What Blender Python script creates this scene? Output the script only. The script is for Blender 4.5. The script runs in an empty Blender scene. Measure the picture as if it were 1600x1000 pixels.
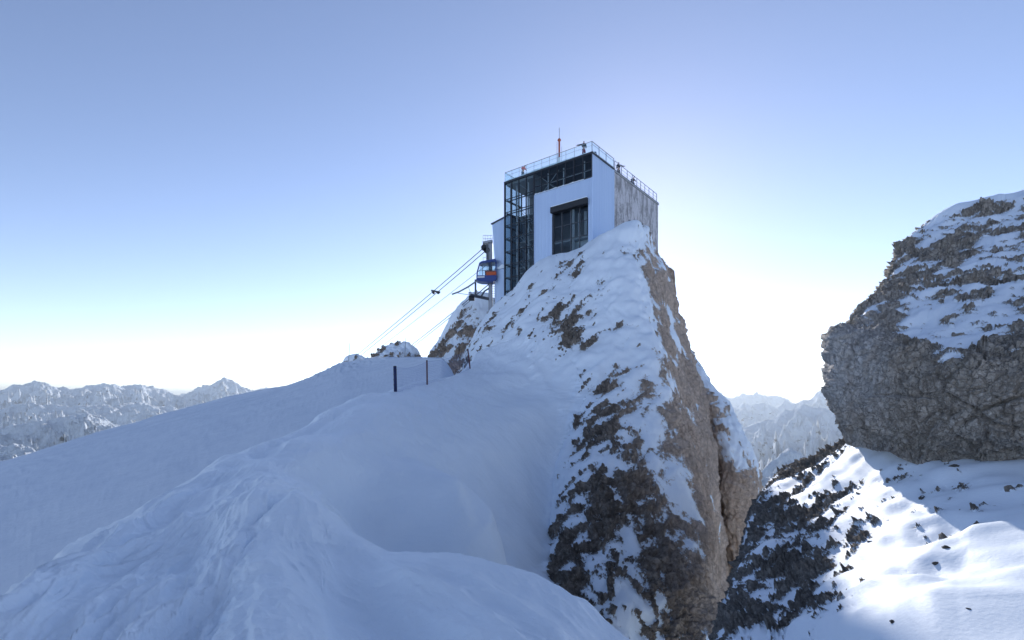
import bpy, bmesh, math, random
import numpy as np
from mathutils import Vector, Matrix

sc = bpy.context.scene
col = sc.collection
R = math.radians

# ------------------------------------------------------------------ camera
F = 780.0                     # focal length in photo pixels (1600 wide)
HZ = 620.0                    # horizon row of the photo
cam_d = bpy.data.cameras.new('camera')
cam = bpy.data.objects.new('camera', cam_d)
col.objects.link(cam)
cam_d.sensor_width = 36.0
cam_d.lens = 36.0 * F / 1600.0
cam_d.shift_y = (HZ - 500.0) / 1600.0
cam_d.clip_start = 0.1
cam_d.clip_end = 200000.0
cam.location = (0, 0, 0)
cam.rotation_euler = (R(90), 0, 0)
sc.camera = cam

# ------------------------------------------------------------------ sky, sun, exposure
SUN_PX, SUN_PY = 993.0, 325.0        # the sun stands behind the station
SAZ = math.atan2(SUN_PX - 800.0, F)
SEL = math.atan2(HZ - SUN_PY, math.hypot(F, SUN_PX - 800.0))
world = bpy.data.worlds.new('World')
sc.world = world
world.use_nodes = True
wn = world.node_tree.nodes
wl = world.node_tree.links
bg = wn['Background']
sky = wn.new('ShaderNodeTexSky')
sky.sky_type = 'NISHITA'
sky.sun_disc = False
sky.sun_elevation = SEL
sky.sun_rotation = SAZ
sky.altitude = 2500.0
sky.air_density = 0.8
sky.dust_density = 0.3
sky.ozone_density = 0.5
gm = wn.new('ShaderNodeGamma')                 # the photo's contrast and cool balance, over the whole sky alike
gm.inputs[1].default_value = 1.08
hsv = wn.new('ShaderNodeHueSaturation')
hsv.inputs['Saturation'].default_value = 1.0
tn_ = wn.new('ShaderNodeMix'); tn_.data_type = 'RGBA'; tn_.blend_type = 'MULTIPLY'
tn_.inputs[0].default_value = 1.0
tn_.inputs[7].default_value = (1.04, 0.91, 0.88, 1.0)
wl.new(sky.outputs[0], gm.inputs[0]); wl.new(gm.outputs[0], hsv.inputs['Color'])
wl.new(hsv.outputs[0], tn_.inputs[6]); wl.new(tn_.outputs[2], bg.inputs[0])
bg.inputs[1].default_value = 0.14
sun_d = bpy.data.lights.new('sun', 'SUN')
sun = bpy.data.objects.new('sun', sun_d)
col.objects.link(sun)
sun_d.energy = 2.6
sun_d.angle = R(0.5)
sun_d.color = (1.0, 0.95, 0.90)
sdir = Vector((math.sin(SAZ) * math.cos(SEL), math.cos(SAZ) * math.cos(SEL), math.sin(SEL)))
sun.rotation_euler = sdir.to_track_quat('Z', 'Y').to_euler()
sun.location = sdir * 300
sc.view_settings.view_transform = 'Standard'
sc.view_settings.look = 'None'
sc.view_settings.gamma = 1.0
sc.view_settings.exposure = 0.74
sc.view_settings.use_curve_mapping = False
sc.render.engine = 'CYCLES'
sc.cycles.use_denoising = True
sc.cycles.max_bounces = 8
sc.cycles.transparent_max_bounces = 16
sc.cycles.volume_bounces = 0
sc.cycles.caustics_reflective = False
sc.cycles.caustics_refractive = False

# ------------------------------------------------------------------ helpers: placing
def W(px, py, D):
    """A point of the place seen at photo pixel (px, py), D metres ahead."""
    return Vector(((px - 800.0) / F * D, D, (HZ - py) / F * D))

def tag(o, label=None, cat=None, group=None, kind=None):
    if label: o['label'] = label
    if cat: o['category'] = cat
    if group: o['group'] = group
    if kind: o['kind'] = kind
    return o

# ------------------------------------------------------------------ helpers: noise in numpy
_G = np.array([[1,1,0],[-1,1,0],[1,-1,0],[-1,-1,0],[1,0,1],[-1,0,1],[1,0,-1],[-1,0,-1],
               [0,1,1],[0,-1,1],[0,1,-1],[0,-1,-1],[1,1,1],[-1,-1,1],[-1,1,-1],[1,-1,-1]], dtype=np.float32)
def _hash(ix, iy, iz, seed):
    h = (ix.astype(np.uint32) * np.uint32(374761393) + iy.astype(np.uint32) * np.uint32(668265263)
         + iz.astype(np.uint32) * np.uint32(2246822519) + np.uint32((seed * 3266489917) & 0xffffffff))
    h ^= h >> np.uint32(15); h *= np.uint32(2246822519)
    h ^= h >> np.uint32(13); h *= np.uint32(3266489917)
    h ^= h >> np.uint32(16)
    return h
def perlin(p, seed=0):
    p = np.asarray(p, dtype=np.float64)
    sh = p.shape[:-1]
    p = p.reshape(-1, 3)
    i = np.floor(p).astype(np.int64)
    f = (p - i).astype(np.float32)
    u = f * f * f * (f * (f * 6 - 15) + 10)
    out = np.zeros(len(p), np.float32)
    for dx in (0, 1):
        wx = u[:, 0] if dx else 1 - u[:, 0]
        for dy in (0, 1):
            wy = u[:, 1] if dy else 1 - u[:, 1]
            for dz in (0, 1):
                wz = u[:, 2] if dz else 1 - u[:, 2]
                g = _G[_hash(i[:, 0] + dx, i[:, 1] + dy, i[:, 2] + dz, seed) & np.uint32(15)]
                out += wx * wy * wz * (g[:, 0] * (f[:, 0] - dx) + g[:, 1] * (f[:, 1] - dy) + g[:, 2] * (f[:, 2] - dz))
    return out.reshape(sh)
def fbm(p, scale, octs=4, seed=0, gain=0.5, lac=2.03):
    p = np.asarray(p) * scale
    a, s = 1.0, 0.0
    for k in range(octs):
        s = s + a * perlin(p, seed + k * 17)
        p = p * lac + 3.7
        a *= gain
    return s
def ridged(p, scale, octs=4, seed=0, gain=0.5, lac=2.05):
    p = np.asarray(p) * scale
    a, s, w = 1.0, 0.0, 1.0
    for k in range(octs):
        n = 1.0 - np.abs(perlin(p, seed + k * 13)) * 1.9
        n = n * n
        s = s + a * n * w
        w = np.clip(n * 1.4, 0, 1)
        p = p * lac + 5.1
        a *= gain
    return s - 0.9
def worley(p, scale, seed=0):
    """distance to nearest and second nearest feature point, a cell value and the height of a randomly tilted facet"""
    p = np.asarray(p, dtype=np.float64) * scale
    sh = p.shape[:-1]
    p = p.reshape(-1, 3)
    i = np.floor(p - 0.5).astype(np.int64)
    f = (p - i).astype(np.float32)
    d1 = np.full(len(p), 9.0, np.float32); d2 = d1.copy(); cv = np.zeros(len(p), np.float32); tl = cv.copy()
    for dx in (0, 1):
        for dy in (0, 1):
            for dz in (0, 1):
                h = _hash(i[:, 0] + dx, i[:, 1] + dy, i[:, 2] + dz, seed)
                qx = 0.12 + 0.76 * (h & np.uint32(1023)).astype(np.float32) / 1023 + dx - f[:, 0]
                qy = 0.12 + 0.76 * ((h >> np.uint32(10)) & np.uint32(1023)).astype(np.float32) / 1023 + dy - f[:, 1]
                qz = 0.12 + 0.76 * ((h >> np.uint32(20)) & np.uint32(1023)).astype(np.float32) / 1023 + dz - f[:, 2]
                d = qx * qx + qy * qy + qz * qz
                c = d < d1
                d2 = np.where(c, d1, np.minimum(d2, d))
                cv = np.where(c, (h & np.uint32(255)).astype(np.float32) / 255, cv)
                g = _G[(h >> np.uint32(5)) & np.uint32(15)]
                tl = np.where(c, qx * g[:, 0] + qy * g[:, 1] + qz * g[:, 2], tl)
                d1 = np.where(c, d, d1)
    return np.sqrt(d1).reshape(sh), np.sqrt(d2).reshape(sh), cv.reshape(sh), tl.reshape(sh)

# ------------------------------------------------------------------ helpers: sculpted patches
def pchip(y, t):
    """monotone cubic through y[0..n-1] (axis 0), read at parameters t"""
    y = np.asarray(y, dtype=np.float64)
    n = y.shape[0]
    d = np.diff(y, axis=0)
    m = np.zeros_like(y)
    if n > 2:
        a, b = d[:-1], d[1:]
        with np.errstate(divide='ignore', invalid='ignore'):
            h = np.where(a * b > 0, 2 * a * b / (a + b), 0.0)
        cr = 0.5 * (a + b)
        m[1:-1] = 0.45 * np.nan_to_num(h) + 0.55 * cr       # soft, with little overshoot
    m[0], m[-1] = d[0], d[-1]
    k = np.clip(np.floor(t).astype(int), 0, n - 2)
    s = (t - k).reshape((-1,) + (1,) * (y.ndim - 1))
    return ((2*s**3 - 3*s**2 + 1) * y[k] + (s**3 - 2*s**2 + s) * m[k]
            + (-2*s**3 + 3*s**2) * y[k+1] + (s**3 - s**2) * m[k+1])
def params(segs):
    t = []
    for k, n in enumerate(segs):
        t.extend((k + np.arange(n) / n).tolist())
    t.append(len(segs))
    return np.array(t, dtype=np.float64)
def net(rows, rseg, cseg):
    """rows of control points (px, py, D, *values) -> dense grid of world points and values"""
    a = np.array(rows, dtype=np.float64)
    P = a.copy()
    P[..., 0] = (a[..., 0] - 800.0) / F * a[..., 2]
    P[..., 1] = a[..., 2]
    P[..., 2] = (HZ - a[..., 1]) / F * a[..., 2]
    g = pchip(P, params(rseg))
    g = pchip(np.swapaxes(g, 0, 1), params(cseg))
    g = np.swapaxes(g, 0, 1)
    return g[..., :3], g[..., 3:]
def normals(P, toward=None):
    du = np.gradient(P, axis=0); dv = np.gradient(P, axis=1)
    n = np.cross(du, dv)
    n /= np.maximum(np.linalg.norm(n, axis=-1, keepdims=True), 1e-9)
    if toward is not None:
        s = np.sum(n * (np.asarray(toward) - P), axis=-1)
        if np.sum(s) < 0: n = -n
    return n
def blur(a, k):
    for _ in range(k):
        b = np.pad(a, 1, mode='edge')
        a = (b[:-2, 1:-1] + b[2:, 1:-1] + b[1:-1, :-2] + b[1:-1, 2:] + 2 * b[1:-1, 1:-1]) / 6
    return a
def grid_object(name, P, mat, attrs=None, cut=None):
    nr, nc = P.shape[:2]
    idx = np.arange(nr * nc).reshape(nr, nc)
    q = np.stack([idx[:-1, :-1], idx[:-1, 1:], idx[1:, 1:], idx[1:, :-1]], -1).reshape(-1, 4)
    n = normals(P)
    if np.sum(n * -P) < 0: q = q[:, ::-1]
    me = bpy.data.meshes.new(name)
    me.vertices.add(nr * nc)
    me.vertices.foreach_set('co', P.reshape(-1).astype(np.float32))
    nf = len(q)
    me.loops.add(nf * 4)
    me.loops.foreach_set('vertex_index', np.ascontiguousarray(q).reshape(-1).astype(np.int32))
    me.polygons.add(nf)
    me.polygons.foreach_set('loop_start', (np.arange(nf) * 4).astype(np.int32))
    me.update(calc_edges=True)
    me.polygons.foreach_set('use_smooth', np.ones(nf, dtype=bool))
    for k, v in (attrs or {}).items():
        at = me.attributes.new(k, 'FLOAT', 'POINT')
        at.data.foreach_set('value', np.ascontiguousarray(v).reshape(-1).astype(np.float32))
    me.materials.append(mat)
    me.validate()
    o = bpy.data.objects.new(name, me)
    col.objects.link(o)
    return o
def cover(P, rock, snow_bias, A, slope_k=0.5, slope_ref=0.45, soft=6, sblur=0, snow_noise=None, toward=(0, 0, 6)):
    """rock relief along the normal, with a smooth blanket of snow laid over it:
       the higher of the two is the surface; returns points and snow depth / A"""
    n = normals(P, toward)
    Rk = P + n * rock[..., None]
    nz = normals(Rk, toward)[..., 2]
    nz = blur(nz, soft)
    s = A * (snow_bias + slope_k * (nz - slope_ref) * 2.0)
    if snow_noise is not None: s = s + snow_noise
    s = blur(s, 2)
    d = s - rock
    sg = blur(s, 10 + 2 * sblur)
    dg = sg - rock
    k = 0.05 * A
    top = np.where((dg > 0) & (d > -0.1 * A), rock + np.maximum(dg, 0) * (1 - np.exp(-np.maximum(dg, 0) / k * 0.5)), rock)
    return P + n * top[..., None], d / A
def blocks(p, scale, seed, crack=0.10, warp=0.35):
    """angular fractured facets, each block tilted its own way, with narrow joints between"""
    p = np.asarray(p)
    n1 = perlin(p * scale * 0.7, seed + 60); n2 = perlin(p * scale * 0.7 + 9.1, seed + 61)
    q = p + (warp / scale) * np.stack([n1, n2, n2 - n1], -1)
    w1, w2, wc, tl = worley(q, scale, seed)
    e = np.clip((w2 - w1) / crack, 0, 1)
    return (0.25 + 0.55 * wc + 0.55 * tl) * (0.35 + 0.65 * e) - 0.35

def fillet(P, Q, kf, x0=0, cell=3):
    """bank the sheet P up against the surface Q it runs into (kf = size of the bank in metres)"""
    px_ = Q[..., 0] / Q[..., 1] * F + 800; py_ = HZ - Q[..., 2] / Q[..., 1] * F
    H = np.full((500, 500), np.inf)
    ok = (px_ > x0) & (px_ < 1490) & (py_ > 0) & (py_ < 1490)
    np.minimum.at(H, ((py_[ok] / cell).astype(int), (px_[ok] / cell).astype(int)), Q[..., 1][ok])
    for _ in range(6):
        m = ~np.isfinite(H)
        Hp = np.pad(np.where(m, 0, H), 1); Wp = np.pad((~m).astype(float), 1)
        num = sum(Hp[1+a:501+a, 1+b:501+b] for a in (-1, 0, 1) for b in (-1, 0, 1)); den = sum(Wp[1+a:501+a, 1+b:501+b] for a in (-1, 0, 1) for b in (-1, 0, 1))
        H = np.where(m & (den > 0), num / np.maximum(den, 1), H)
    rx_ = P[..., 0] / P[..., 1] * F + 800; ry_ = HZ - P[..., 2] / P[..., 1] * F
    DP = H[np.clip((ry_ / cell).astype(int), 0, 499), np.clip((rx_ / cell).astype(int), 0, 499)]
    DP = np.where(np.isfinite(DP), DP, 1e6)
    k = kf(ry_)
    gap = DP - P[..., 1]
    D_ = np.where(gap > 0, P[..., 1] - k * np.exp(-np.clip(gap, 0, 1e5) / k / 1.6), DP - k * np.exp(np.clip(gap, -30, 0) / k * 0.9) + 0.12 * k)
    D_ = np.where(gap < -3.2 * k, P[..., 1], D_)
    return P * blur(D_ / P[..., 1], 4)[..., None]

# ------------------------------------------------------------------ helpers: materials
class NT:
    def __init__(self, name):
        self.m = bpy.data.materials.new(name)
        self.m.use_nodes = True
        self.t = self.m.node_tree
        self.n = self.t.nodes
        self.b = self.n['Principled BSDF']
    def new(self, kind, **kw):
        x = self.n.new(kind)
        for k, v in kw.items(): setattr(x, k, v)
        return x
    def set(self, sock, v):
        if hasattr(v, 'is_output'): self.t.links.new(v, sock)
        else: sock.default_value = v
    def noise(self, vec, scale, detail=4, rough=0.55, out=0):
        x = self.new('ShaderNodeTexNoise')
        self.t.links.new(vec, x.inputs['Vector'])
        x.inputs['Scale'].default_value = scale
        x.inputs['Detail'].default_value = detail
        x.inputs['Roughness'].default_value = rough
        return x.outputs[out]
    def voro(self, vec, scale, feature='F1', out=0, detail=0):
        x = self.new('ShaderNodeTexVoronoi', feature=feature)
        self.t.links.new(vec, x.inputs['Vector'])
        x.inputs['Scale'].default_value = scale
        if detail: x.inputs['Detail'].default_value = detail
        return x.outputs[out]
    def math(self, op, a, b=0.0, c=0.0, clamp=False):
        x = self.new('ShaderNodeMath', operation=op, use_clamp=clamp)
        self.set(x.inputs[0], a); self.set(x.inputs[1], b); self.set(x.inputs[2], c)
        return x.outputs[0]
    def step(self, v, lo, hi, a=0.0, b=1.0):
        x = self.new('ShaderNodeMapRange', interpolation_type='SMOOTHSTEP')
        self.set(x.inputs['Value'], v)
        x.inputs['From Min'].default_value = lo; x.inputs['From Max'].default_value = hi
        x.inputs['To Min'].default_value = a; x.inputs['To Max'].default_value = b
        return x.outputs[0]
    def mix(self, f, a, b, blend='MIX'):
        x = self.new('ShaderNodeMix', data_type='RGBA', blend_type=blend)
        self.set(x.inputs[0], f)
        for s, v in ((x.inputs[6], a), (x.inputs[7], b)):
            self.set(s, v if hasattr(v, 'is_output') else (v[0], v[1], v[2], 1.0))
        return x.outputs[2]
    def attr(self, name):
        return self.new('ShaderNodeAttribute', attribute_name=name).outputs['Fac']
    def obj(self):
        return self.new('ShaderNodeTexCoord').outputs['Object']
    def bump(self, h, strength, dist, normal=None):
        x = self.new('ShaderNodeBump')
        x.inputs['Strength'].default_value = strength
        x.inputs['Distance'].default_value = dist
        self.t.links.new(h, x.inputs['Height'])
        if normal is not None: self.t.links.new(normal, x.inputs['Normal'])
        return x.outputs[0]
    def mapping(self, vec, scale=(1, 1, 1), rot=(0, 0, 0)):
        x = self.new('ShaderNodeMapping')
        self.t.links.new(vec, x.inputs[0])
        x.inputs['Scale'].default_value = scale
        x.inputs['Rotation'].default_value = rot
        return x.outputs[0]

SNOW = (0.845, 0.92, 0.99)
def terrain_material(name, dark, mid, light, tan, unit, edge=0.5, crack=0.35, bump=0.35, spread=0.10, streak=0.5):
    """rock and snow by the depth of snow over the rock; unit = size of the rock's blocks in metres"""
    t = NT(name)
    v = t.obj()
    s = t.attr('snow')
    big = t.noise(v, 0.55 / unit, 5, 0.6)
    med = t.noise(v, 2.6 / unit, 6, 0.65)
    fine = t.noise(v, 9.0 / unit, 6, 0.7)
    wob = t.new('ShaderNodeVectorMath', operation='MULTIPLY_ADD')
    t.set(wob.inputs[0], t.noise(v, 1.3 / unit, 4, 0.6, 1)); wob.inputs[1].default_value = (1.5 * unit,) * 3; t.set(wob.inputs[2], v)
    vv = t.mapping(wob.outputs[0], (1, 1, 0.75), (0.3, 0.2, 0))
    ed = t.voro(vv, 1.25 / unit, 'DISTANCE_TO_EDGE')
    cells = t.voro(vv, 1.25 / unit, 'F1', 1)
    strk = t.noise(t.mapping(v, (1.5 / unit, 1.5 / unit, 0.22 / unit)), 1.0, 6, 0.65)
    cellv = t.new('ShaderNodeSeparateColor'); t.t.links.new(cells, cellv.inputs[0])
    c = t.mix(t.step(big, 0.36, 0.62), dark, mid)
    c = t.mix(t.step(med, 0.50, 0.72), c, light)
    tn = t.math('MULTIPLY', t.attr('tint'), t.step(big, 0.25, 0.55, 0.65, 1.0))
    c = t.mix(tn, c, tan)
    c = t.mix(t.step(cellv.outputs[0], 0.0, 1.0, 0.0, 0.28), c, t.mix(1.0, c, (0.45, 0.43, 0.42), 'MULTIPLY'))
    c = t.mix(t.step(fine, 0.32, 0.62, 0.34, 0.0), c, t.mix(1.0, c, (0.35, 0.34, 0.34), 'MULTIPLY'))  # hollows darkened: crevice shade put into the rock colour
    c = t.mix(t.step(strk, 0.30, 0.58, streak, 0.0), c, t.mix(1.0, c, (0.28, 0.26, 0.25), 'MULTIPLY'))
    c = t.mix(t.math('MULTIPLY', t.step(ed, 0.0, 0.05, crack, 0.0), t.step(big, 0.4, 0.6)), c, (0.02, 0.018, 0.016))  # dark joints, their colour also carrying crevice shade
    # snow edge, broken by fine relief
    e = t.math('ADD', s, t.math('MULTIPLY', t.math('SUBTRACT', t.noise(v, 4.0 / unit, 6, 0.7), 0.5), edge))
    e = t.math('ADD', e, t.math('MULTIPLY', t.math('SUBTRACT', fine, 0.5), edge * 0.6))
    fac = t.step(e, -spread, spread)
    col_ = t.mix(fac, c, SNOW)
    t.set(t.b.inputs['Base Color'], col_)
    t.set(t.b.inputs['Roughness'], t.math('MULTIPLY_ADD', fac, -0.30, 0.92))
    t.b.inputs['Specular IOR Level'].default_value = 0.25
    h = t.math('ADD', t.math('MULTIPLY', med, 0.8), t.math('MULTIPLY', fine, 0.5))
    h = t.math('ADD', h, t.math('MULTIPLY', t.step(ed, 0.0, 0.12), 0.45))
    hs = t.math('MULTIPLY', t.noise(v, 3.0 / unit, 4, 0.5), 0.10)
    hm = t.new('ShaderNodeMix', data_type='FLOAT')
    t.set(hm.inputs[0], fac); t.set(hm.inputs[2], h); t.set(hm.inputs[3], t.math('ADD', hs, 1.0))
    t.set(t.b.inputs['Normal'], t.bump(hm.outputs[0], 0.9, bump * unit))
    return t.m
def snow_material(name, grain=9.0, bump=0.02, streak=None, sstr=0.0, rough=0.5, spec=0.75, colors=(SNOW, (0.815, 0.895, 0.97))):
    t = NT(name)
    v = t.obj()
    t.b.inputs['Roughness'].default_value = rough
    t.b.inputs['Specular IOR Level'].default_value = spec
    c = t.mix(t.step(t.noise(v, 0.6, 4), 0.3, 0.7), *colors)
    t.set(t.b.inputs['Base Color'], c)
    h = t.math('ADD', t.noise(v, grain, 6, 0.6), t.math('MULTIPLY', t.noise(v, grain * 6, 3, 0.6), 0.18))
    if streak:
        h = t.math('ADD', h, t.math('MULTIPLY', t.noise(t.mapping(v, streak[0], streak[1]), 1.0, 5, 0.6), sstr))
    t.set(t.b.inputs['Normal'], t.bump(h, 0.8, bump))
    return t.m
# ================================================================== THE GROUND
M = {}
M['pinnacle'] = terrain_material('pinnacle_rock', (0.19, 0.16, 0.132), (0.36, 0.31, 0.26), (0.52, 0.47, 0.41), (0.84, 0.67, 0.54), 0.45, edge=1.2, streak=0.38)  # tan: rock colour, lightened to stand in for warm bounced light
M['crag'] = terrain_material('crag_rock', (0.38, 0.335, 0.28), (0.57, 0.51, 0.435), (0.74, 0.69, 0.615), (0.84, 0.81, 0.78), 0.22, edge=1.2, crack=0.7, bump=0.32, streak=0.35)
M['slope'] = terrain_material('slope_rock', (0.24, 0.217, 0.19), (0.40, 0.36, 0.308), (0.56, 0.504, 0.43), (0.3, 0.25, 0.2), 0.20, edge=1.1)
M['ridge_snow'] = snow_material('wind_packed_snow', 6.0, 0.035, ((0.45, 3.2, 0.6), (0, 0, R(-50))), 1.6)
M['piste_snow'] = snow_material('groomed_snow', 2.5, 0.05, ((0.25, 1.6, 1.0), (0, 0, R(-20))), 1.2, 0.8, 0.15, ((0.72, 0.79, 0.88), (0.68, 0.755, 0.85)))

# ---- rock pinnacle: rows from the summit down, columns from the left flank round the arete to the right
P_ROWS = [
 # from the hidden left side over the flank and the arete round to the hidden right side
 [(760,505,70,1,0),(785,485,66,1,0),(830,455,63,1,0),(870,420,61,1,0),(905,410,60,1,0),(940,392,60,1,0),(985,378,58,1,0),(1003,378,60,1,0),(1016,385,62,0,0),(1002,397,72,-1,1)],
 [(750,515,66,1,0),(775,482,60,0.8,0),(800,460,57.5,0.8,0),(850,410,56,0.8,0),(900,396,55,0.7,0),(940,376,53,1.2,0),(985,356,51,1.4,0),(1002,357,52,1.2,0),(1013,366,54,0.3,0.5),(999,378,64,-1,1)],
 [(735,545,62,1,0),(757,508,56,0.5,0),(790,490,53,0.9,0),(840,450,51,0.9,0),(890,428,50,0.35,0),(935,405,48.5,1.2,0),(978,392,48,1.3,0),(1008,385,50,-0.2,0.8),(1029,394,54,-0.4,1),(1015,406,64,-1,1)],
 [(725,575,58,1,0),(745,535,52,0.3,0),(785,518,49.5,0.8,0),(835,490,47.5,0.6,0),(885,468,46,0.1,0),(935,450,45,0.7,0),(978,437,44.5,1.3,0),(1015,435,47,-0.4,0.9),(1045,426,52,-0.9,1),(1031,438,62,-1,1)],
 [(720,605,55,1,0),(745,570,50,0.9,0),(790,555,46.5,0.9,0),(845,532,44,0.45,0),(900,515,42.7,0.05,0),(950,505,42,0.9,0),(994,497,41.2,1.1,0),(1028,490,45,-0.4,0.9),(1056,484,52,-1,1),(1042,496,62,-1,1)],
 [(740,645,52,1,0),(780,612,47,1,0),(820,600,44,1,0),(865,588,41.3,0.5,0),(910,576,39.5,0.3,0),(965,568,38.5,0.5,0.25),(1026,560,38,0.4,0.7),(1051,553,43,-0.7,1),(1075,542,52,-1,1),(1061,554,62,-1,1)],
 [(790,690,47,1,0),(830,665,42.5,1,0),(865,660,39.5,1,0),(900,652,37.2,1,0),(935,645,35.5,0.25,0),(985,640,34.8,-0.1,0.35),(1046,638,35,0.0,0.8),(1072,628,41,-0.9,1),(1096,610,50,-1,1),(1082,622,60,-1,1)],
 [(805,780,40,1,0),(848,755,36,1,0),(878,748,33,0.8,0),(905,742,31,0.2,0),(945,738,30,-0.25,0),(1000,738,30.2,-0.5,0.35),(1080,735,32,-0.6,0.9),(1100,728,38,-1,1),(1116,715,47,-1,1),(1102,727,57,-1,1)],
 [(795,880,33,1,0),(842,845,30.5,1,0),(872,832,27.8,0.45,0),(905,828,26.3,0.05,0),(950,828,26,-0.3,0),(1015,833,26.8,-0.4,0.25),(1099,825,29,-0.7999999999999999,0.9),(1116,818,36,-1,1),(1132,808,45,-1,1),(1118,820,55,-1,1)],
 [(785,980,28,1,0),(836,935,25.8,1,0),(868,920,23.8,0.2,0),(905,918,23,-0.1,0),(955,925,22.8,0.25,0),(1025,935,24,-0.15,0.25),(1107,925,26.5,-0.7,0.8),(1120,912,35,-1,1),(1134,900,44,-1,1),(1120,912,54,-1,1)],
 [(775,1150,23,1,0),(836,1080,21.5,1,0),(870,1060,20.8,0.4,0),(905,1050,20.3,0.2,0),(960,1060,20.3,0.4,0),(1040,1070,21.5,0,0.25),(1130,1000,24,-0.7,0.7),(1138,1000,34,-1,1),(1146,990,43,-1,1),(1132,1002,53,-1,1)],
 [(770,1400,20,1,0),(836,1300,19,1,0),(870,1300,18.5,0.4,0),(905,1300,18,0.2,0),(960,1300,18,0.3,0),(1040,1300,19,0,0.25),(1140,1200,22,-0.7,0.7),(1148,1150,33,-1,1),(1156,1120,42,-1,1),(1142,1132,52,-1,1)],
]
P, V = net(P_ROWS, [10, 34, 55, 75, 75, 80, 85, 80, 75, 60, 16], [8, 26, 34, 46, 52, 60, 70, 44, 40, 8])
def along(P, ang, sx, sz):
    """coordinates stretched along a dipping grain (in the plane facing us)"""
    c, s = math.cos(ang), math.sin(ang)
    q = P.copy()
    u = P[..., 0] * c + P[..., 2] * s
    w = -P[..., 0] * s + P[..., 2] * c
    q[..., 0] = u / sx; q[..., 2] = w / sz
    return q
flank = np.clip(1.4 - V[..., 1] * 1.6, 0, 1)
lowz = np.clip((-P[..., 2] + 3.0) / 6.0, 0, 1)[..., None]
g1 = along(P, R(52), 3.2, 1.0) * (1 - lowz) + along(P, R(72), 3.0, 1.0) * lowz
g3 = along(P, R(98), 9.0, 1.0)
rock = (0.42 * fbm(P, 0.16, 3, 1) + 0.36 * ridged(g1, 0.75, 5, 21) * flank + 0.30 * ridged(g3, 0.55, 5, 31) * (1 - flank)
        + 0.30 * blocks(g1, 1.5, 3) * flank + 0.22 * blocks(along(P, R(98), 4.0, 1.0), 0.9, 5) * (1 - flank) + 0.22 * fbm(P, 0.5, 2, 33) * (1 - flank)
        + (0.24 * flank + 0.06) * blocks(P, 3.0, 7) + 0.11 * blocks(P, 6.5, 8) * flank + 0.06 * fbm(P, 3.0, 3, 41, 0.65))
sn = V[..., 0] * 0.62 + 0.14 + 0.42 * fbm(g1, 0.38, 4, 51, 0.75) + 0.40 * fbm(P, 0.8, 3, 58)
Q, sd = cover(P, rock, sn, 0.60, 0.20, 0.45, 10, 4, 0.04 * fbm(P, 0.5, 3, 61))
PIN = Q.copy()
pin = tag(grid_object('rock_pinnacle', Q, M['pinnacle'], {'snow': sd, 'tint': np.clip(V[..., 1], 0, 1)}),
          'tall brown rock pinnacle with a snowy left flank carrying the station', kind='structure')

# ---- brown buttress to the right of the pinnacle
S_ROWS = [
 [(1064,545,54,0.2,1),(1074,546,53,0.3,1),(1079,552,54,0.4,1),(1071,566,63,0,1)],
 [(1072,580,51.5,0,1),(1088,578,51,0.4,0.9),(1099,588,52,0.6,0.8),(1091,602,61,0,1)],
 [(1086,622,49.5,-0.6,1),(1108,620,48.5,0.2,0.9),(1129,632,50,0.8,0.6),(1121,646,59,0,1)],
 [(1096,668,48,-1,1),(1126,662,46.5,0.1,0.9),(1155,672,48,0.6,0.7),(1147,686,57,0,1)],
 [(1104,714,46.5,-1,1),(1142,710,44.5,-0.4,0.95),(1179,716,46.5,0.1,0.9),(1171,730,55.5,0,1)],
 [(1112,768,45.5,-1,1),(1150,764,43,-0.7,1),(1191,757,45.5,-0.4,1),(1183,771,54.5,0,1)],
 [(1122,850,44.5,-1,1),(1155,850,42.5,-0.9,1),(1190,840,45,-0.9,1),(1182,854,54,0,1)],
 [(1128,950,44,-1,1),(1158,950,42.5,-1,1),(1190,930,45,-1,1),(1182,944,54,0,1)],
 [(1134,1150,43,-1,1),(1160,1150,42.5,-1,1),(1190,1120,45,-1,1),(1182,1134,54,0,1)],
]
P, V = net(S_ROWS, [24, 34, 40, 40, 44, 50, 40, 12], [50, 80, 12])
g2 = along(P, R(96), 2.6, 1.0)
rock = 0.5 * fbm(P, 0.2, 3, 2) + 0.30 * ridged(g2, 0.35, 5, 33) + 0.3 * blocks(g2, 0.6, 9) + 0.14 * fbm(P, 1.8, 4, 43, 0.65) + 0.14 * ridged(P, 1.3, 4, 38)
Q, sd = cover(P, rock, V[..., 0] * 0.9 + 0.5 * fbm(P, 0.35, 3, 53), 0.6, 0.4, 0.4, 10)
tag(grid_object('rock_buttress', Q, M['pinnacle'], {'snow': sd, 'tint': np.clip(V[..., 1], 0, 1)}),
    'rounded tan rock buttress dusted with snow right of the pinnacle', kind='structure')

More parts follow.
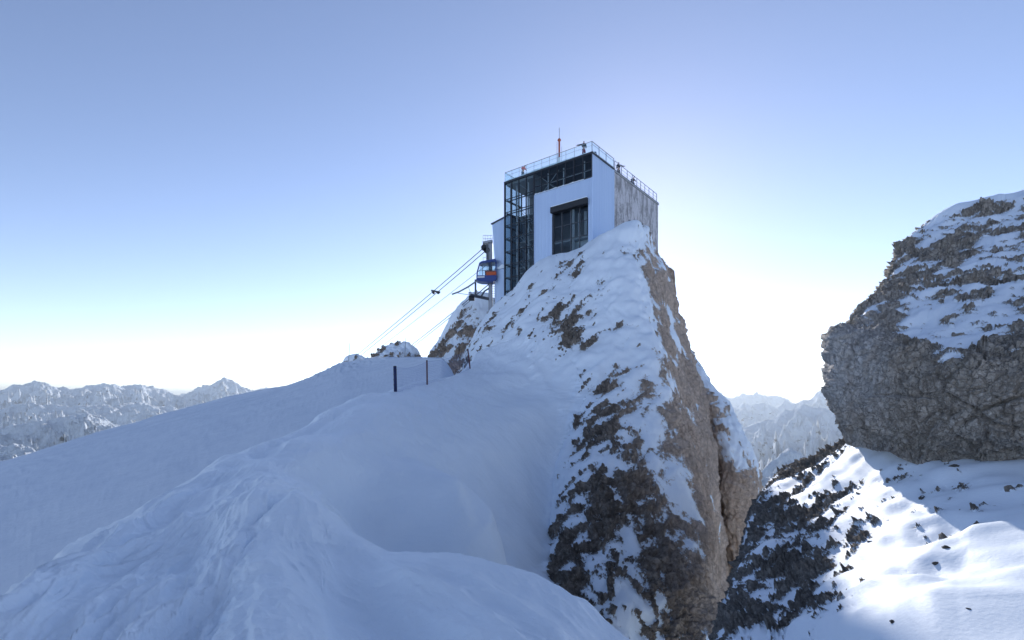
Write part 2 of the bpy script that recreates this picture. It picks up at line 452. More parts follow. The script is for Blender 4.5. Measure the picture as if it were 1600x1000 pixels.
# ---- long snow ridge in front: stations from below the camera to the foot of the pinnacle
R_ROWS = [
 [(-700,1300,6),(-300,1150,4.2),(-50,1220,3.4),(200,1350,2.8),(500,1400,2.7),(800,1450,4.0),(1000,1600,6)],
 [(-160,1100,10),(0,925,6.2),(150,940,6.1),(280,960,5.9),(420,950,6.2),(650,1030,10),(950,1150,14)],
 [(10,1010,13),(100,862,8.1),(190,865,8.2),(290,865,8.3),(410,840,8.4),(620,930,13.5),(885,1000,20.5)],
 [(120,930,17),(200,800,10.6),(280,795,10.8),(360,783,10.6),(445,768,10.2),(610,850,16.5),(868,910,24.6)],
 [(220,880,21),(290,757,13.8),(360,746,14.0),(430,730,14.3),(505,738,16.2),(660,790,20.5),(866,840,28.4)],
 [(320,810,26),(380,708,18.2),(440,702,18.5),(500,694,18.9),(570,704,20.8),(700,735,24.5),(872,770,33)],
 [(420,745,32),(470,668,23.8),(520,666,24),(580,664,24.2),(640,668,25.8),(740,682,29),(897,695,37.5)],
 [(515,675,37),(540,630,29.6),(580,632,29.5),(630,634,29.4),(690,638,30.7),(780,640,34.4),(922,640,39.6)],
 [(588,648,42),(605,610,34.8),(640,609,34.6),(680,611,34.8),(730,614,36),(810,603,39.8),(940,598,42.5)],
 [(688,625,47),(710,588,41),(728,583,41.6),(752,577,43),(790,566,44.2),(850,553,44.4),(950,540,46.5)],
 [(722,605,51),(736,566,47),(755,546,48.8),(780,536,49.2),(820,522,48.6),(870,503,48),(955,485,50)],
]
P, V = net(R_ROWS, [50, 70, 70, 75, 70, 65, 60, 50, 40, 24], [20, 60, 70, 80, 90, 60])
def sastrugi(P, seed, ang, amp, scale=0.9, st=0.28):
    c, s = math.cos(ang), math.sin(ang)
    q = P.copy()
    q[..., 0] = (P[..., 0] * c + P[..., 1] * s) * st
    q[..., 1] = (-P[..., 0] * s + P[..., 1] * c)
    q[..., 2] = 0
    warp = fbm(P, 0.35, 2, seed + 7)
    q[..., 1] += warp * 0.6
    return amp * (ridged(q, scale, 4, seed, 0.5) + 0.35 * fbm(q, scale * 3.1, 3, seed + 3))
n = normals(P, (0, 0, 6))
D = P[..., 1]
wl_ = np.clip((P[..., 0] * -1.0 + 0.02 * D) / 3.0, 0.05, 1.0)         # windward side is rougher
near = np.clip((16 - D) / 10, 0.15, 1)
disp = sastrugi(P, 71, R(108), 0.24, 0.8, 0.16) * wl_ * near + sastrugi(P, 72, R(100), 0.08, 2.1, 0.18) * wl_ * near + 0.16 * fbm(P, 0.30, 3, 77) * np.clip(D / 12, 0.3, 1.2) + 0.02 * fbm(P, 2.2, 3, 79) * wl_
blob = np.clip(fbm(P, 0.42, 2, 83) - 0.05, 0, 1)
disp += 0.35 * blob * np.exp(-((D - 17) / 6.0) ** 2)
def mound(P, c, rx, ry, amp, rot=0.0, sharp=1.0):
    c = W(*c); dx = P[..., 0] - c.x; dy = P[..., 1] - c.y
    u = dx * math.cos(rot) + dy * math.sin(rot); v = -dx * math.sin(rot) + dy * math.cos(rot)
    return amp * np.exp(-((u / rx) ** 2 + (v / ry) ** 2) ** sharp)
disp += mound(P, (700, 800, 20.5), 2.0, 2.6, 1.7, 0.3, 1.8) + mound(P, (662, 785, 20.0), 0.5, 1.2, 0.35, 0.4) + mound(P, (715, 790, 20.6), 0.45, 0.8, 0.25, 0.2)      # hump in the hollow
disp -= mound(P, (585, 775, 17.2), 1.3, 2.6, 1.05, -0.3)                                                             # the deepest part of the hollow
disp += mound(P, (470, 700, 18.5), 1.0, 1.6, 0.30) + mound(P, (560, 655, 26), 1.6, 2.5, 0.5) + mound(P, (610, 625, 31), 1.5, 2, 0.35)
P = P + n * disp[..., None]
# snow banked against the foot of the rock
P = fillet(P, PIN, lambda y: np.clip((760 - y) / 160, 0.25, 1.0) * 1.3, 720)
RIDGE = P.copy()
ridge = tag(grid_object('snow_ridge', P, M['ridge_snow']), 'wind blown snow ridge running up towards the pinnacle', kind='structure')

# ---- near drift that hides the hollow
N_ROWS = [
 [(395,960,9.5),(440,900,11),(500,900,11.5),(560,930,11),(640,960,10.4),(730,980,10),(820,1010,9.8),(900,1080,9.5),(1010,1200,9),(1060,1350,8.8)],
 [(379,844,9.81),(425,795,9.6),(464,766,9.9),(500,779,9.7),(550,820,9.0),(640,857,8.4),(740,871,8.1),(830,893,7.8),(915,938,7.3),(1000,1002,6.8)],
 [(356,894,8.28),(400,840,8.2),(450,800,8.7),(505,812,8.4),(555,855,7.6),(640,890,7.1),(740,905,6.9),(825,925,6.7),(905,965,6.4),(985,1030,6.0)],
 [(332,949,6.98),(385,890,6.9),(440,850,7.3),(505,870,6.9),(560,915,6.3),(640,940,6.0),(730,950,5.9),(815,970,5.8),(890,1005,5.6),(965,1070,5.3)],
 [(304,1014,5.89),(360,960,5.7),(430,925,5.9),(505,955,5.4),(565,995,5.0),(640,1000,5.0),(720,1005,5.0),(800,1020,4.9),(870,1055,4.8),(945,1120,4.6)],
 [(264,1164,4.36),(330,1110,4.1),(420,1090,4.1),(505,1110,3.8),(570,1140,3.7),(640,1130,3.8),(710,1120,3.9),(780,1130,3.9),(850,1160,3.9),(920,1240,3.8)],
 [(194,1514,2.62),(300,1480,2.4),(400,1450,2.4),(500,1450,2.4),(580,1460,2.4),(650,1450,2.5),(720,1430,2.5),(780,1430,2.6),(840,1460,2.6),(900,1560,2.6)],
]
P, V = net(N_ROWS, [14, 50, 55, 60, 55, 20], [30, 34, 36, 42, 60, 60, 56, 56, 50])
n = normals(P, (0, 0, 6))
disp = 0.07 * fbm(P, 0.55, 3, 91) + sastrugi(P, 93, R(-52), 0.085, 0.6, 0.2) + sastrugi(P, 94, R(-46), 0.025, 2.4, 0.2) + 0.012 * fbm(P, 3.0, 3, 95)
def groove(P, c0, c1, w, amp):
    a, b = W(*c0), W(*c1); ab = np.array([b.x - a.x, b.y - a.y]); ln = np.linalg.norm(ab); ab = ab / ln
    dx = P[..., 0] - a.x; dy = P[..., 1] - a.y
    u = (dx * ab[0] + dy * ab[1]) / ln; v = -dx * ab[1] + dy * ab[0]
    wig = 0.12 * fbm(P, 0.6, 2, 99)
    return amp * np.exp(-((v + wig) / w) ** 2) * np.clip(u * 4 + 0.6, 0, 1) * np.clip((1.3 - u) * 4, 0, 1)
disp -= groove(P, (505, 830, 8.6), (650, 1010, 4.9), 0.75, 0.34)
disp += groove(P, (610, 880, 7.4), (800, 1010, 5.0), 0.32, 0.16) + groove(P, (720, 885, 7.3), (870, 985, 5.8), 0.16, 0.07)
disp += groove(P, (465, 775, 9.6), (335, 975, 5.6), 0.35, 0.06)
disp += groove(P, (480, 800, 8.9), (520, 860, 7.4), 0.25, 0.10)
rough = np.clip((470 - (P[..., 0] / P[..., 1] * F + 800)) / 120, 0, 1)
disp += rough * 0.06 * ridged(P, 1.6, 4, 97)
P = P + n * disp[..., None]
P = fillet(P, RIDGE, lambda y: 0.30 + 0 * y)
tag(grid_object('snow_drift', P, M['ridge_snow']), 'smooth near snow drift with a curling crest in front of the hollow', kind='structure')

# ---- groomed slope on the left, falling away beyond its crest
A_, B_, Z0 = 0.30, 0.42, -14.5
crest = [(-700,905),(-350,815),(-150,764),(0,722),(60,705),(130,683),(200,662),(300,634),(400,610),(470,596),(505,582),(545,566),(600,562),(660,560),(740,559),(800,566)]
def piste_D(px, py): return Z0 / ((HZ - py) / F - A_ * (px - 800) / F - B_)
rows = []
for px, py in crest:
    d1 = piste_D(px, py)
    pts = []
    for k, f in enumerate((0.30, 0.45, 0.62, 0.8, 0.93, 0.985)):
        d = d1 * f
        x = (px - 800) / F * d
        z = Z0 + A_ * x + B_ * d
        pts.append((px, HZ - z / d * F, d))
    pts.append((px, py, d1))
    z1 = (HZ - py) / F * d1
    for dd, dz in ((1.5, 0.1), (4, -1.0), (14, -9), (50, -40)):
        d = d1 + dd
        pts.append(((px - 800) / F * d1 / d * F + 800, HZ - (z1 + dz) / d * F, d))
    rows.append(pts)
P, V = net(rows, [12, 12, 14, 24, 24, 26, 36, 36, 28, 20, 24, 30, 30, 30, 12], [10, 12, 16, 16, 14, 10, 6, 8, 8, 6])
disp = 0.22 * fbm(P, 0.10, 3, 101) + sastrugi(P, 103, R(4), 0.06, 0.7, 0.06) + sastrugi(P, 104, R(8), 0.03, 2.2, 0.06)
cr = np.exp(-((P[..., 1] - 56) / 3.0) ** 2) * np.clip((P[..., 0] + 26) / 8, 0, 1)
disp += cr * (0.35 * np.abs(fbm(P, 1.1, 4, 107)) + 0.1)
P[..., 2] += disp
px_ = P[..., 0] / P[..., 1] * F + 800
P[..., 2] -= np.clip((px_ - 690) / 50, 0, 1) ** 1.5 * 7
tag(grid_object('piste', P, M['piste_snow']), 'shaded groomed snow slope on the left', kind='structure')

# ---- right slope of snow and broken rock
G_ROWS = [
 [(1000,1600,7.5,-.3,0),(1090,1250,6.8,-.1,0),(1250,1300,4.6,.4,0),(1400,1300,3.9,1.4,0),(1550,1280,3.7,1.8,0),(1950,1250,3.7,1.8,0)],
 [(1080,1250,12,-.3,0),(1128,1000,10.2,-.1,0),(1240,1000,8.2,.35,0),(1380,1000,6.5,1.4,0),(1520,1000,5.7,1.6,0),(1850,990,5.2,1.7,0)],
 [(1125,1100,16,-.4,0),(1150,915,13,-.1,0),(1250,905,11,.15,0),(1390,912,8.6,.75,0),(1530,918,7.3,.95,0),(1850,890,6.6,1.6,0)],
 [(1150,990,20,-.4,0),(1172,845,16.5,-.15,0),(1265,838,14,.0,0),(1400,832,11,.35,0),(1540,836,9.2,.75,0),(1850,810,8.2,1.6,0)],
 [(1170,900,25,-.4,0),(1188,785,20.5,-.15,0),(1280,778,17,.0,0),(1400,762,13.6,.5,0),(1540,766,11.4,1.4,0),(1850,755,10.3,1.6,0)],
 [(1190,840,28,-.4,0),(1206,752,23.5,-.35,0),(1285,728,20,-.1,0),(1390,708,16,.9,0),(1530,722,13.7,1.5,0),(1850,735,12.4,1.6,0)],
 [(1235,800,30,-.4,0),(1262,726,25,-.6,0),(1320,694,21,-.4,0),(1372,671,17.5,.5,0),(1500,688,15.8,1.4,0),(1850,700,15.3,1.6,0)],
 [(1295,780,33,-.4,0),(1300,716,28,-.6,0),(1345,682,23,-.6,0),(1400,662,20,0,0),(1500,655,19,1,0),(1850,660,19,1,0)],
]
P, V = net(G_ROWS, [30, 80, 80, 75, 70, 60, 16], [20, 110, 120, 100, 50])
g1 = along(P, R(35), 1.8, 1.0)
rock = (0.12 * fbm(P, 0.5, 3, 3) + 0.13 * ridged(P, 0.9, 5, 23) + 0.22 * blocks(P, 2.6, 13)
        + 0.19 * blocks(P, 5.2, 14) + 0.05 * blocks(P, 10.0, 12) + 0.05 * fbm(P, 6, 3, 44, 0.65))
clump = fbm(g1, 0.55, 3, 54)
px_ = P[..., 0] / P[..., 1] * F + 800; py_ = HZ - P[..., 2] / P[..., 1] * F
for (cx, cy, rx, ry, am) in ((1400, 762, 60, 12, .9), (1345, 842, 40, 14, .9), (1455, 862, 45, 14, 1.0), (1498, 918, 40, 14, .8), (1300, 905, 40, 30, .5), (1260, 960, 50, 30, .5),
                             (1330, 880, 40, 20, .4), (1320, 950, 45, 20, .6), (1500, 842, 30, 8, .7), (1275, 830, 50, 30, .4), (1400, 800, 50, 10, .3)):
    clump = clump - am * np.exp(-((px_ - cx) / rx) ** 2 - ((py_ - cy + (px_ - cx) * 0.15) / ry) ** 2)
Q, sd = cover(P, rock, V[..., 0] * 0.85 + 0.46 + 0.75 * clump + 0.4 * fbm(P, 1.6, 2, 57), 0.24, 0.06, 0.6, 12, 16, 0.02 * fbm(P, 0.7, 2, 64))
SLOPE = Q.copy()
tag(grid_object('rocky_slope', Q, M['slope'], {'snow': sd, 'tint': V[..., 1] * 0}),
    'steep slope of snow and broken dark rock below the crag', kind='structure')

# ---- overhanging crag on the right
B_ROWS = [
 [(1350,690,23,-1,0),(1335,695,16.4,-1,.2),(1370,705,14.8,-1,.2),(1430,725,13.8,-1,0),(1520,750,12.7,-1,0),(1600,755,12,-1,0),(1950,800,10,-1,0)],
 [(1342,652,23,-1,0),(1324,664,16.4,-1.2,.2),(1366,672,15.2,-1.2,.2),(1430,692,13.9,-1.2,0),(1520,717,12.7,-1.2,0),(1600,722,11.9,-1.2,0),(1950,760,10.4,-1,0)],
 [(1325,620,23,-1,0),(1302,628,16.3,-1.1,.5),(1350,635,14.9,-1,.55),(1430,645,13.4,-.9,0),(1520,660,12.2,-.9,0),(1600,670,11.4,-.9,0),(1950,690,9.5,-1,0)],
 [(1315,570,23,-1,0),(1296,570,16.3,-1.1,.7),(1345,585,14.9,-1,.7),(1430,595,13.4,-.95,0),(1520,605,12.2,-.95,0),(1600,610,11.4,-.95,0),(1950,610,9.5,-1,0)],
 [(1315,532,23,-1,0),(1299,519,16.4,-1,.5),(1345,530,15.2,-.8,.7),(1430,552,13.8,-.5,0),(1520,560,12.5,-.4,0),(1600,560,11.8,-.3,0),(1950,540,10,0,0)],
 [(1328,520,24,-.4,0),(1333,511,17.8,-.5,.3),(1352,508,16.6,-.3,.5),(1430,525,15,.2,0),(1520,532,13.8,.3,0),(1600,527,13,.4,0),(1950,480,11,.7,0)],
 [(1347,505,25,0,0),(1337,494,18.6,-.5,0),(1375,485,17.5,-.1,.3),(1440,490,16.5,-.1,0),(1520,490,15.5,.35,0),(1600,480,15,.4,0),(1950,420,13,.8,0)],
 [(1388,465,28,0,0),(1380,444,21,-.5,0),(1410,440,20,-.4,0),(1460,440,19,.1,0),(1530,435,18.2,.3,0),(1600,425,17.8,.2,0),(1950,350,16,.6,0)],
 [(1412,425,30,0,0),(1402,402,23.5,-.2,0),(1430,397,22.7,.1,0),(1480,392,22,-.1,0),(1540,385,21.5,.2,0),(1600,375,21,.2,0),(1950,290,19,.6,0)],
 [(1442,395,32,0,0),(1430,364,26,.1,0),(1455,356,25.5,.8,0),(1500,347,25,.7,0),(1550,338,24.5,.2,0),(1600,330,24,-.1,0),(1950,230,22,.6,0)],
 [(1472,385,34,0,0),(1456,345,27.6,.2,0),(1482,334,27.3,.5,0),(1512,325,27,.7,0),(1560,314,26.8,.8,0),(1600,306,26.5,.8,0),(1950,200,25,.6,0)],
 [(1500,420,42,0,0),(1490,370,34,.6,0),(1510,360,34,.8,0),(1540,350,34,.8,0),(1570,345,34,.8,0),(1610,340,34,.8,0),(1950,250,33,.8,0)],
]
P, V = net(B_ROWS, [8, 36, 56, 42, 26, 36, 46, 42, 40, 26, 10], [14, 56, 80, 90, 80, 44])
wall = np.clip(-V[..., 0] * 1.6 - 0.3, 0, 1)
g1 = along(P, R(28), 2.6, 1.0)
bed = along(P, R(-5), 2.2, 1.0)
rock = (0.09 * fbm(P, 0.3, 3, 4) + 0.18 * ridged(g1, 0.6, 4, 25) * (1 - wall)
        + 0.26 * blocks(bed, 0.75, 19) * wall + 0.16 * blocks(bed, 1.9, 15) + 0.30 * blocks(P, 2.6, 16) * (1 - wall)
        + 0.09 * blocks(P, 4.6, 17) + 0.035 * blocks(P, 10.0, 18) + 0.015 * fbm(P, 9, 3, 45, 0.65))
Q, sd = cover(P, rock, V[..., 0] * 0.70 - 0.08 + 0.5 * fbm(g1, 0.42, 3, 55) + 0.7 * fbm(g1, 1.5, 3, 56), 0.36, 0.22, 0.5, 14, 3)
tag(grid_object('rock_crag', Q, M['crag'], {'snow': sd, 'tint': np.clip(V[..., 1], 0, 1)}),
    'huge grey overhanging rock crag with snow on its sloping top', kind='structure')

# ---- unseen snow slope added behind the camera, steepened to bounce sunlight onto shaded faces
xs = np.concatenate([np.linspace(-260, -20, 40), np.linspace(-18, 18, 40), np.linspace(20, 260, 40)])
ys = np.concatenate([-np.exp(np.linspace(math.log(300), math.log(2.4), 90))])
X, Y = np.meshgrid(xs, ys)
P = np.stack([X, Y, 0 * X], -1)
P[..., 2] = -3.2 + np.clip(-Y - 10, 0, 90) * 0.45 + np.clip(-Y - 100, 0, 300) * 0.12 - np.clip(-X - 12, 0, 400) * 0.35 - np.clip(X - 14, 0, 400) * 0.10 + 1.6 * fbm(P, 0.02, 4, 601) * np.clip(-Y / 30, 0.1, 1) + 0.2 * fbm(P, 0.2, 3, 602)
tag(grid_object('bounce_snowfield', P, M['ridge_snow']), 'unseen snow slope added behind the viewpoint to bounce sunlight', kind='structure')

# ================================================================== FAR MOUNTAINS AND AIR
def far_material():
    t = NT('far_mountain')
    v = t.obj()
    s = t.attr('snow')
    n1 = t.noise(t.mapping(v, (1, 1, 2.6), (0.12, 0.08, 0)), 0.0036, 6, 0.60)
    n2 = t.noise(t.mapping(v, (1, 1, 2.0)), 0.018, 5, 0.7)
    e = t.math('ADD', s, t.math('MULTIPLY', t.math('SUBTRACT', n1, 0.5), 2.4))
    e = t.math('ADD', e, t.math('MULTIPLY', t.math('SUBTRACT', n2, 0.5), 0.3))
    fac = t.step(e, -0.16, 0.16)
    c = t.mix(t.step(n1, 0.35, 0.65), (0.085, 0.09, 0.10), (0.18, 0.185, 0.195))
    t.set(t.b.inputs['Base Color'], t.mix(fac, c, SNOW))
    t.b.inputs['Roughness'].default_value = 0.85
    t.b.inputs['Specular IOR Level'].default_value = 0.1
    t.set(t.b.inputs['Normal'], t.bump(t.noise(v, 0.006, 7, 0.7), 1.0, 110))
    return t.m
M['far'] = far_material()
def mountains(name, label, px0, px1, npx, d0, d1, nd, layers, floor, seed):
    px = np.linspace(px0, px1, npx)
    D = [np.linspace(d0, d1, 40)]
    for lay in layers:
        D += [np.linspace(lay[0] * 0.82, lay[0] * 1.02, nd), lay[0] * np.array([0.5, 0.6, 0.68, 0.74, 0.8, 0.83, 1.05, 1.1, 1.2])]
    D = np.unique(np.clip(np.concatenate(D), d0, d1))
    PX, DD = np.meshgrid(px, D)
    X = (PX - 800) / F * DD
    pos = np.stack([X, DD, 0 * X], -1)
    Z = np.full_like(X, floor) + 0.02 * DD * fbm(pos, 1 / 2200.0, 3, seed)
    warp = fbm(pos, 1 / 1800.0, 3, seed + 5)
    for (Dk, fs, bs, cr) in layers:
        cx = np.array([c[0] for c in cr]); cy = np.array([c[1] for c in cr])
        zc = (HZ - np.interp(PX, cx, cy)) / F * Dk
        dk = Dk * (1 + 0.05 * warp)
        dist = DD - dk
        sl = np.where(dist < 0, fs, bs)
        below = np.abs(dist) * sl
        rib = ridged(pos, 1 / (Dk * 0.065), 5, seed + int(Dk) % 97)
        rib2 = fbm(pos, 1 / (Dk * 0.016), 4, seed + 3)
        rib3 = ridged(pos, 1 / (Dk * 0.022), 4, seed + 9)
        zc = zc + Dk * (0.0050 * ridged(pos, 1 / (Dk * 0.045), 4, seed + 21) - 0.001)
        zk = zc - below * (1 - 0.80 * rib * np.clip(below / (Dk * 0.012), 0, 1)) + Dk * (0.0014 * rib2 + 0.0024 * rib + 0.0026 * rib3 * np.clip(below / (Dk * 0.006), 0, 1))
        Z = np.maximum(Z, zk)
    P = np.stack([X, DD, Z], -1)
    nz = np.abs(normals(P)[..., 2])
    snow = (nz - 0.74) * 0.7 + 0.46 + np.clip((Z + 900) / 900, -1, 0.5) * 0.35
    return tag(grid_object(name, P, M['far'], {'snow': snow}), label, kind='structure')
mountains('mountain_range', 'snowy mountain range in the haze beyond the left slope', -100, 600, 440, 2300, 30000, 56, [
  (23000, .5, .6, [(-300,616),(-100,610),(60,614),(100,611),(240,612),(300,615),(420,606),(470,603),(520,606),(760,608)]),
  (14500, .30, .6, [(-300,625),(-150,606),(-60,612),(0,607),(18,601),(32,596),(45,592.5),(62,594),(76,596),(88,602),(100,607),(125,604),(160,600.5),(200,601),(218,599.5),(232,603),(250,606),(285,613),(312,605),(335,596),(352,589),(362,593),(372,599),(388,607),(405,611),(430,607),(470,609),(560,622),(760,630)]),
  (9500, .28, .6, [(-300,640),(-100,628),(0,634),(60,628),(110,636),(150,628),(180,631),(215,627),(250,632),(300,640),(340,652),(420,680),(760,700)]),
  (5200, .32, .6, [(-300,690),(-120,676),(0,668),(60,656),(105,648),(135,641),(158,648),(180,660),(205,672),(260,694),(400,740),(760,800)]),
  (3000, .42, .7, [(-300,720),(-100,702),(0,690),(25,692),(62,703),(110,730),(300,800),(760,900)]),
], -900, 201)
mountains('mountain_range', 'hazy blue mountains in the gap between pinnacle and crag', 1070, 1420, 290, 1500, 34000, 64, [
  (27000, .5, .6, [(1000,606),(1080,609),(1125,613),(1150,615.5),(1165,613),(1192,612),(1205,616),(1225,622),(1250,627),(1300,622),(1400,612),(1600,606)]),
  (17000, .31, .6, [(1000,645),(1100,640),(1150,634),(1165,627),(1180,626),(1195,624),(1212,631),(1228,626),(1243,628),(1256,625),(1270,620),(1278,614),(1286,611),(1296,619),(1310,618),(1330,628),(1450,616),(1600,610)]),
  (9500, .30, .6, [(1000,720),(1100,690),(1150,668),(1200,652),(1232,639),(1258,632),(1280,634),(1300,640),(1340,652),(1500,670),(1600,640)]),
  (2100, .55, .8, [(1000,860),(1150,790),(1185,738),(1200,722),(1218,708),(1234,695),(1246,700),(1256,712),(1263,730),(1290,770),(1400,840),(1600,860)]),
], -1400, 301)
me = bpy.data.meshes.new('valley_floor')
me.from_pydata([(-90000, -20000, -1500), (90000, -20000, -1500), (90000, 90000, -1500), (-90000, 90000, -1500)], [], [(0, 1, 2, 3)])
at = me.attributes.new('snow', 'FLOAT', 'POINT'); at.data.foreach_set('value', [2.0] * 4)  # full snow cover, whitened to bounce light up onto the rock faces
me.materials.append(M['far'])
vf = bpy.data.objects.new('valley_floor', me); col.objects.link(vf)
tag(vf, 'snowy valley floor far below', kind='structure')

# the air: one even box of haze round everything
def box_object(name, lo, hi):
    x0, y0, z0 = lo; x1, y1, z1 = hi
    me = bpy.data.meshes.new(name)
    me.from_pydata([(x0,y0,z0),(x1,y0,z0),(x1,y1,z0),(x0,y1,z0),(x0,y0,z1),(x1,y0,z1),(x1,y1,z1),(x0,y1,z1)], [],
                   [(3,2,1,0),(4,5,6,7),(0,1,5,4),(1,2,6,5),(2,3,7,6),(3,0,4,7)])
    o = bpy.data.objects.new(name, me); col.objects.link(o)
    return o
hz = box_object('haze', (-91000, -21000, -1502), (91000, 91000, 900))
hm = bpy.data.materials.new('haze'); hm.use_nodes = True
for nd in list(hm.node_tree.nodes):
    if nd.type == 'BSDF_PRINCIPLED': hm.node_tree.nodes.remove(nd)
pv = hm.node_tree.nodes.new('ShaderNodeVolumePrincipled')
pv.inputs['Color'].default_value = (0.84, 0.935, 1.0, 1)
pv.inputs['Density'].default_value = 2.6e-5
pv.inputs['Anisotropy'].default_value = 0.4
hm.node_tree.links.new(pv.outputs[0], hm.node_tree.nodes['Material Output'].inputs['Volume'])
hz.data.materials.append(hm)
tag(hz, kind='stuff')

# ================================================================== MOUNTAIN STATION
def flat_material(name, color, rough=0.6, metal=0.0, spec=0.4, vary=0.12, scale=3.0, bump=0.0):
    t = NT(name)
    v = t.obj()
    n_ = t.noise(v, scale, 5, 0.6)
    c2 = tuple(c * (1 - vary) for c in color)
    t.set(t.b.inputs['Base Color'], t.mix(n_, c2, tuple(min(1, c * (1 + vary * 0.5)) for c in color)))
    t.b.inputs['Roughness'].default_value = rough
    t.b.inputs['Metallic'].default_value = metal
    t.b.inputs['Specular IOR Level'].default_value = spec
    if bump: t.set(t.b.inputs['Normal'], t.bump(t.noise(v, scale * 5, 4), 0.6, bump))
    return t.m
def glass_material(name, tint, amount, rough=0.02):
    """thin architectural glass: tinted see-through with a sharp reflection"""
    t = NT(name)
    tr = t.new('ShaderNodeBsdfTransparent'); tr.inputs[0].default_value = (*tint, 1)
    gl = t.new('ShaderNodeBsdfGlossy'); gl.inputs['Roughness'].default_value = rough
    gl.inputs['Color'].default_value = (0.9, 0.95, 1.0, 1)
    lw = t.new('ShaderNodeLayerWeight'); lw.inputs[0].default_value = 0.5
    mx = t.new('ShaderNodeMixShader')
    t.set(mx.inputs[0], t.math('ADD', t.math('MULTIPLY', t.math('POWER', lw.outputs['Facing'], 4.0), 0.6), amount, clamp=True))
    t.t.links.new(tr.outputs[0], mx.inputs[1]); t.t.links.new(gl.outputs[0], mx.inputs[2])
    t.t.links.new(mx.outputs[0], t.n['Material Output'].inputs['Surface'])
    t.n.remove(t.b)
    return t.m
def concrete_material():
    t = NT('weathered_concrete')
    v = t.obj()
    st = t.noise(t.mapping(v, (1.1, 1.1, 0.36)), 1.0, 8, 0.72)
    sp = t.noise(v, 5.0, 6, 0.7)
    f = t.math('ADD', t.math('MULTIPLY', st, 0.75), t.math('MULTIPLY', sp, 0.35))
    c = t.mix(t.step(f, 0.48, 0.61), (0.27, 0.262, 0.268), (0.60, 0.585, 0.605))
    t.set(t.b.inputs['Base Color'], c)
    t.b.inputs['Roughness'].default_value = 0.9
    t.set(t.b.inputs['Normal'], t.bump(f, 0.7, 0.05))
    return t.m
def cladding_material():
    t = NT('metal_cladding')
    v = t.obj()
    n_ = t.noise(t.mapping(v, (2.2, 2.2, 0.10)), 1.0, 4, 0.6)
    t.set(t.b.inputs['Base Color'], t.mix(n_, (0.46, 0.58, 0.78), (0.56, 0.68, 0.86)))
    t.b.inputs['Roughness'].default_value = 0.38
    t.b.inputs['Metallic'].default_value = 0.25
    return t.m
M['clad'] = cladding_material()
M['concrete'] = concrete_material()
M['frame'] = flat_material('dark_steel_frame', (0.055, 0.06, 0.07), 0.45, 0.4)
M['steel'] = flat_material('galvanised_steel', (0.33, 0.35, 0.38), 0.5, 0.6)
M['darksteel'] = flat_material('painted_dark_steel', (0.10, 0.11, 0.125), 0.55, 0.3)
M['inside'] = flat_material('interior_wall', (0.26, 0.27, 0.285), 0.8)
M['slab'] = flat_material('interior_slab', (0.36, 0.37, 0.385), 0.8)
M['light_paint'] = flat_material('light_painted_steel', (0.55, 0.57, 0.60), 0.5)
M['black'] = flat_material('black_fascia', (0.022, 0.024, 0.028), 0.5)
M['glass'] = glass_material('window_glass', (0.80, 0.86, 0.88), 0.02)
M['balu_glass'] = glass_material('balustrade_glass', (0.92, 0.98, 0.985), 0.05)
M['roofsnow'] = snow_material('roof_snow', 4.0, 0.03)

U1 = Vector((-0.781, 0.6247, 0)).normalized()
U2 = Vector((0.6247, 0.781, 0)).normalized()
C0 = Vector(((925 - 800) / F * 55.0, 55.0, 0))
ROOF = (HZ - 238) / F * 55.0
def L(a, b, z): return C0 + U1 * a + U2 * b + Vector((0, 0, z))
def a_of(px):                       # along the front face
    k = (px - 800) / F
    return (C0.x - k * C0.y) / (k * U1.y - U1.x)
def b_of(px):                       # along the right face
    k = (px - 800) / F
    return (k * C0.y - C0.x) / (U2.x - k * U2.y)
def zf(px, py, b=0.0): return (HZ - py) / F * (C0.y + U1.y * a_of(px) + U2.y * b)
def zs(px, py): return (HZ - py) / F * (C0.y + U2.y * b_of(px))

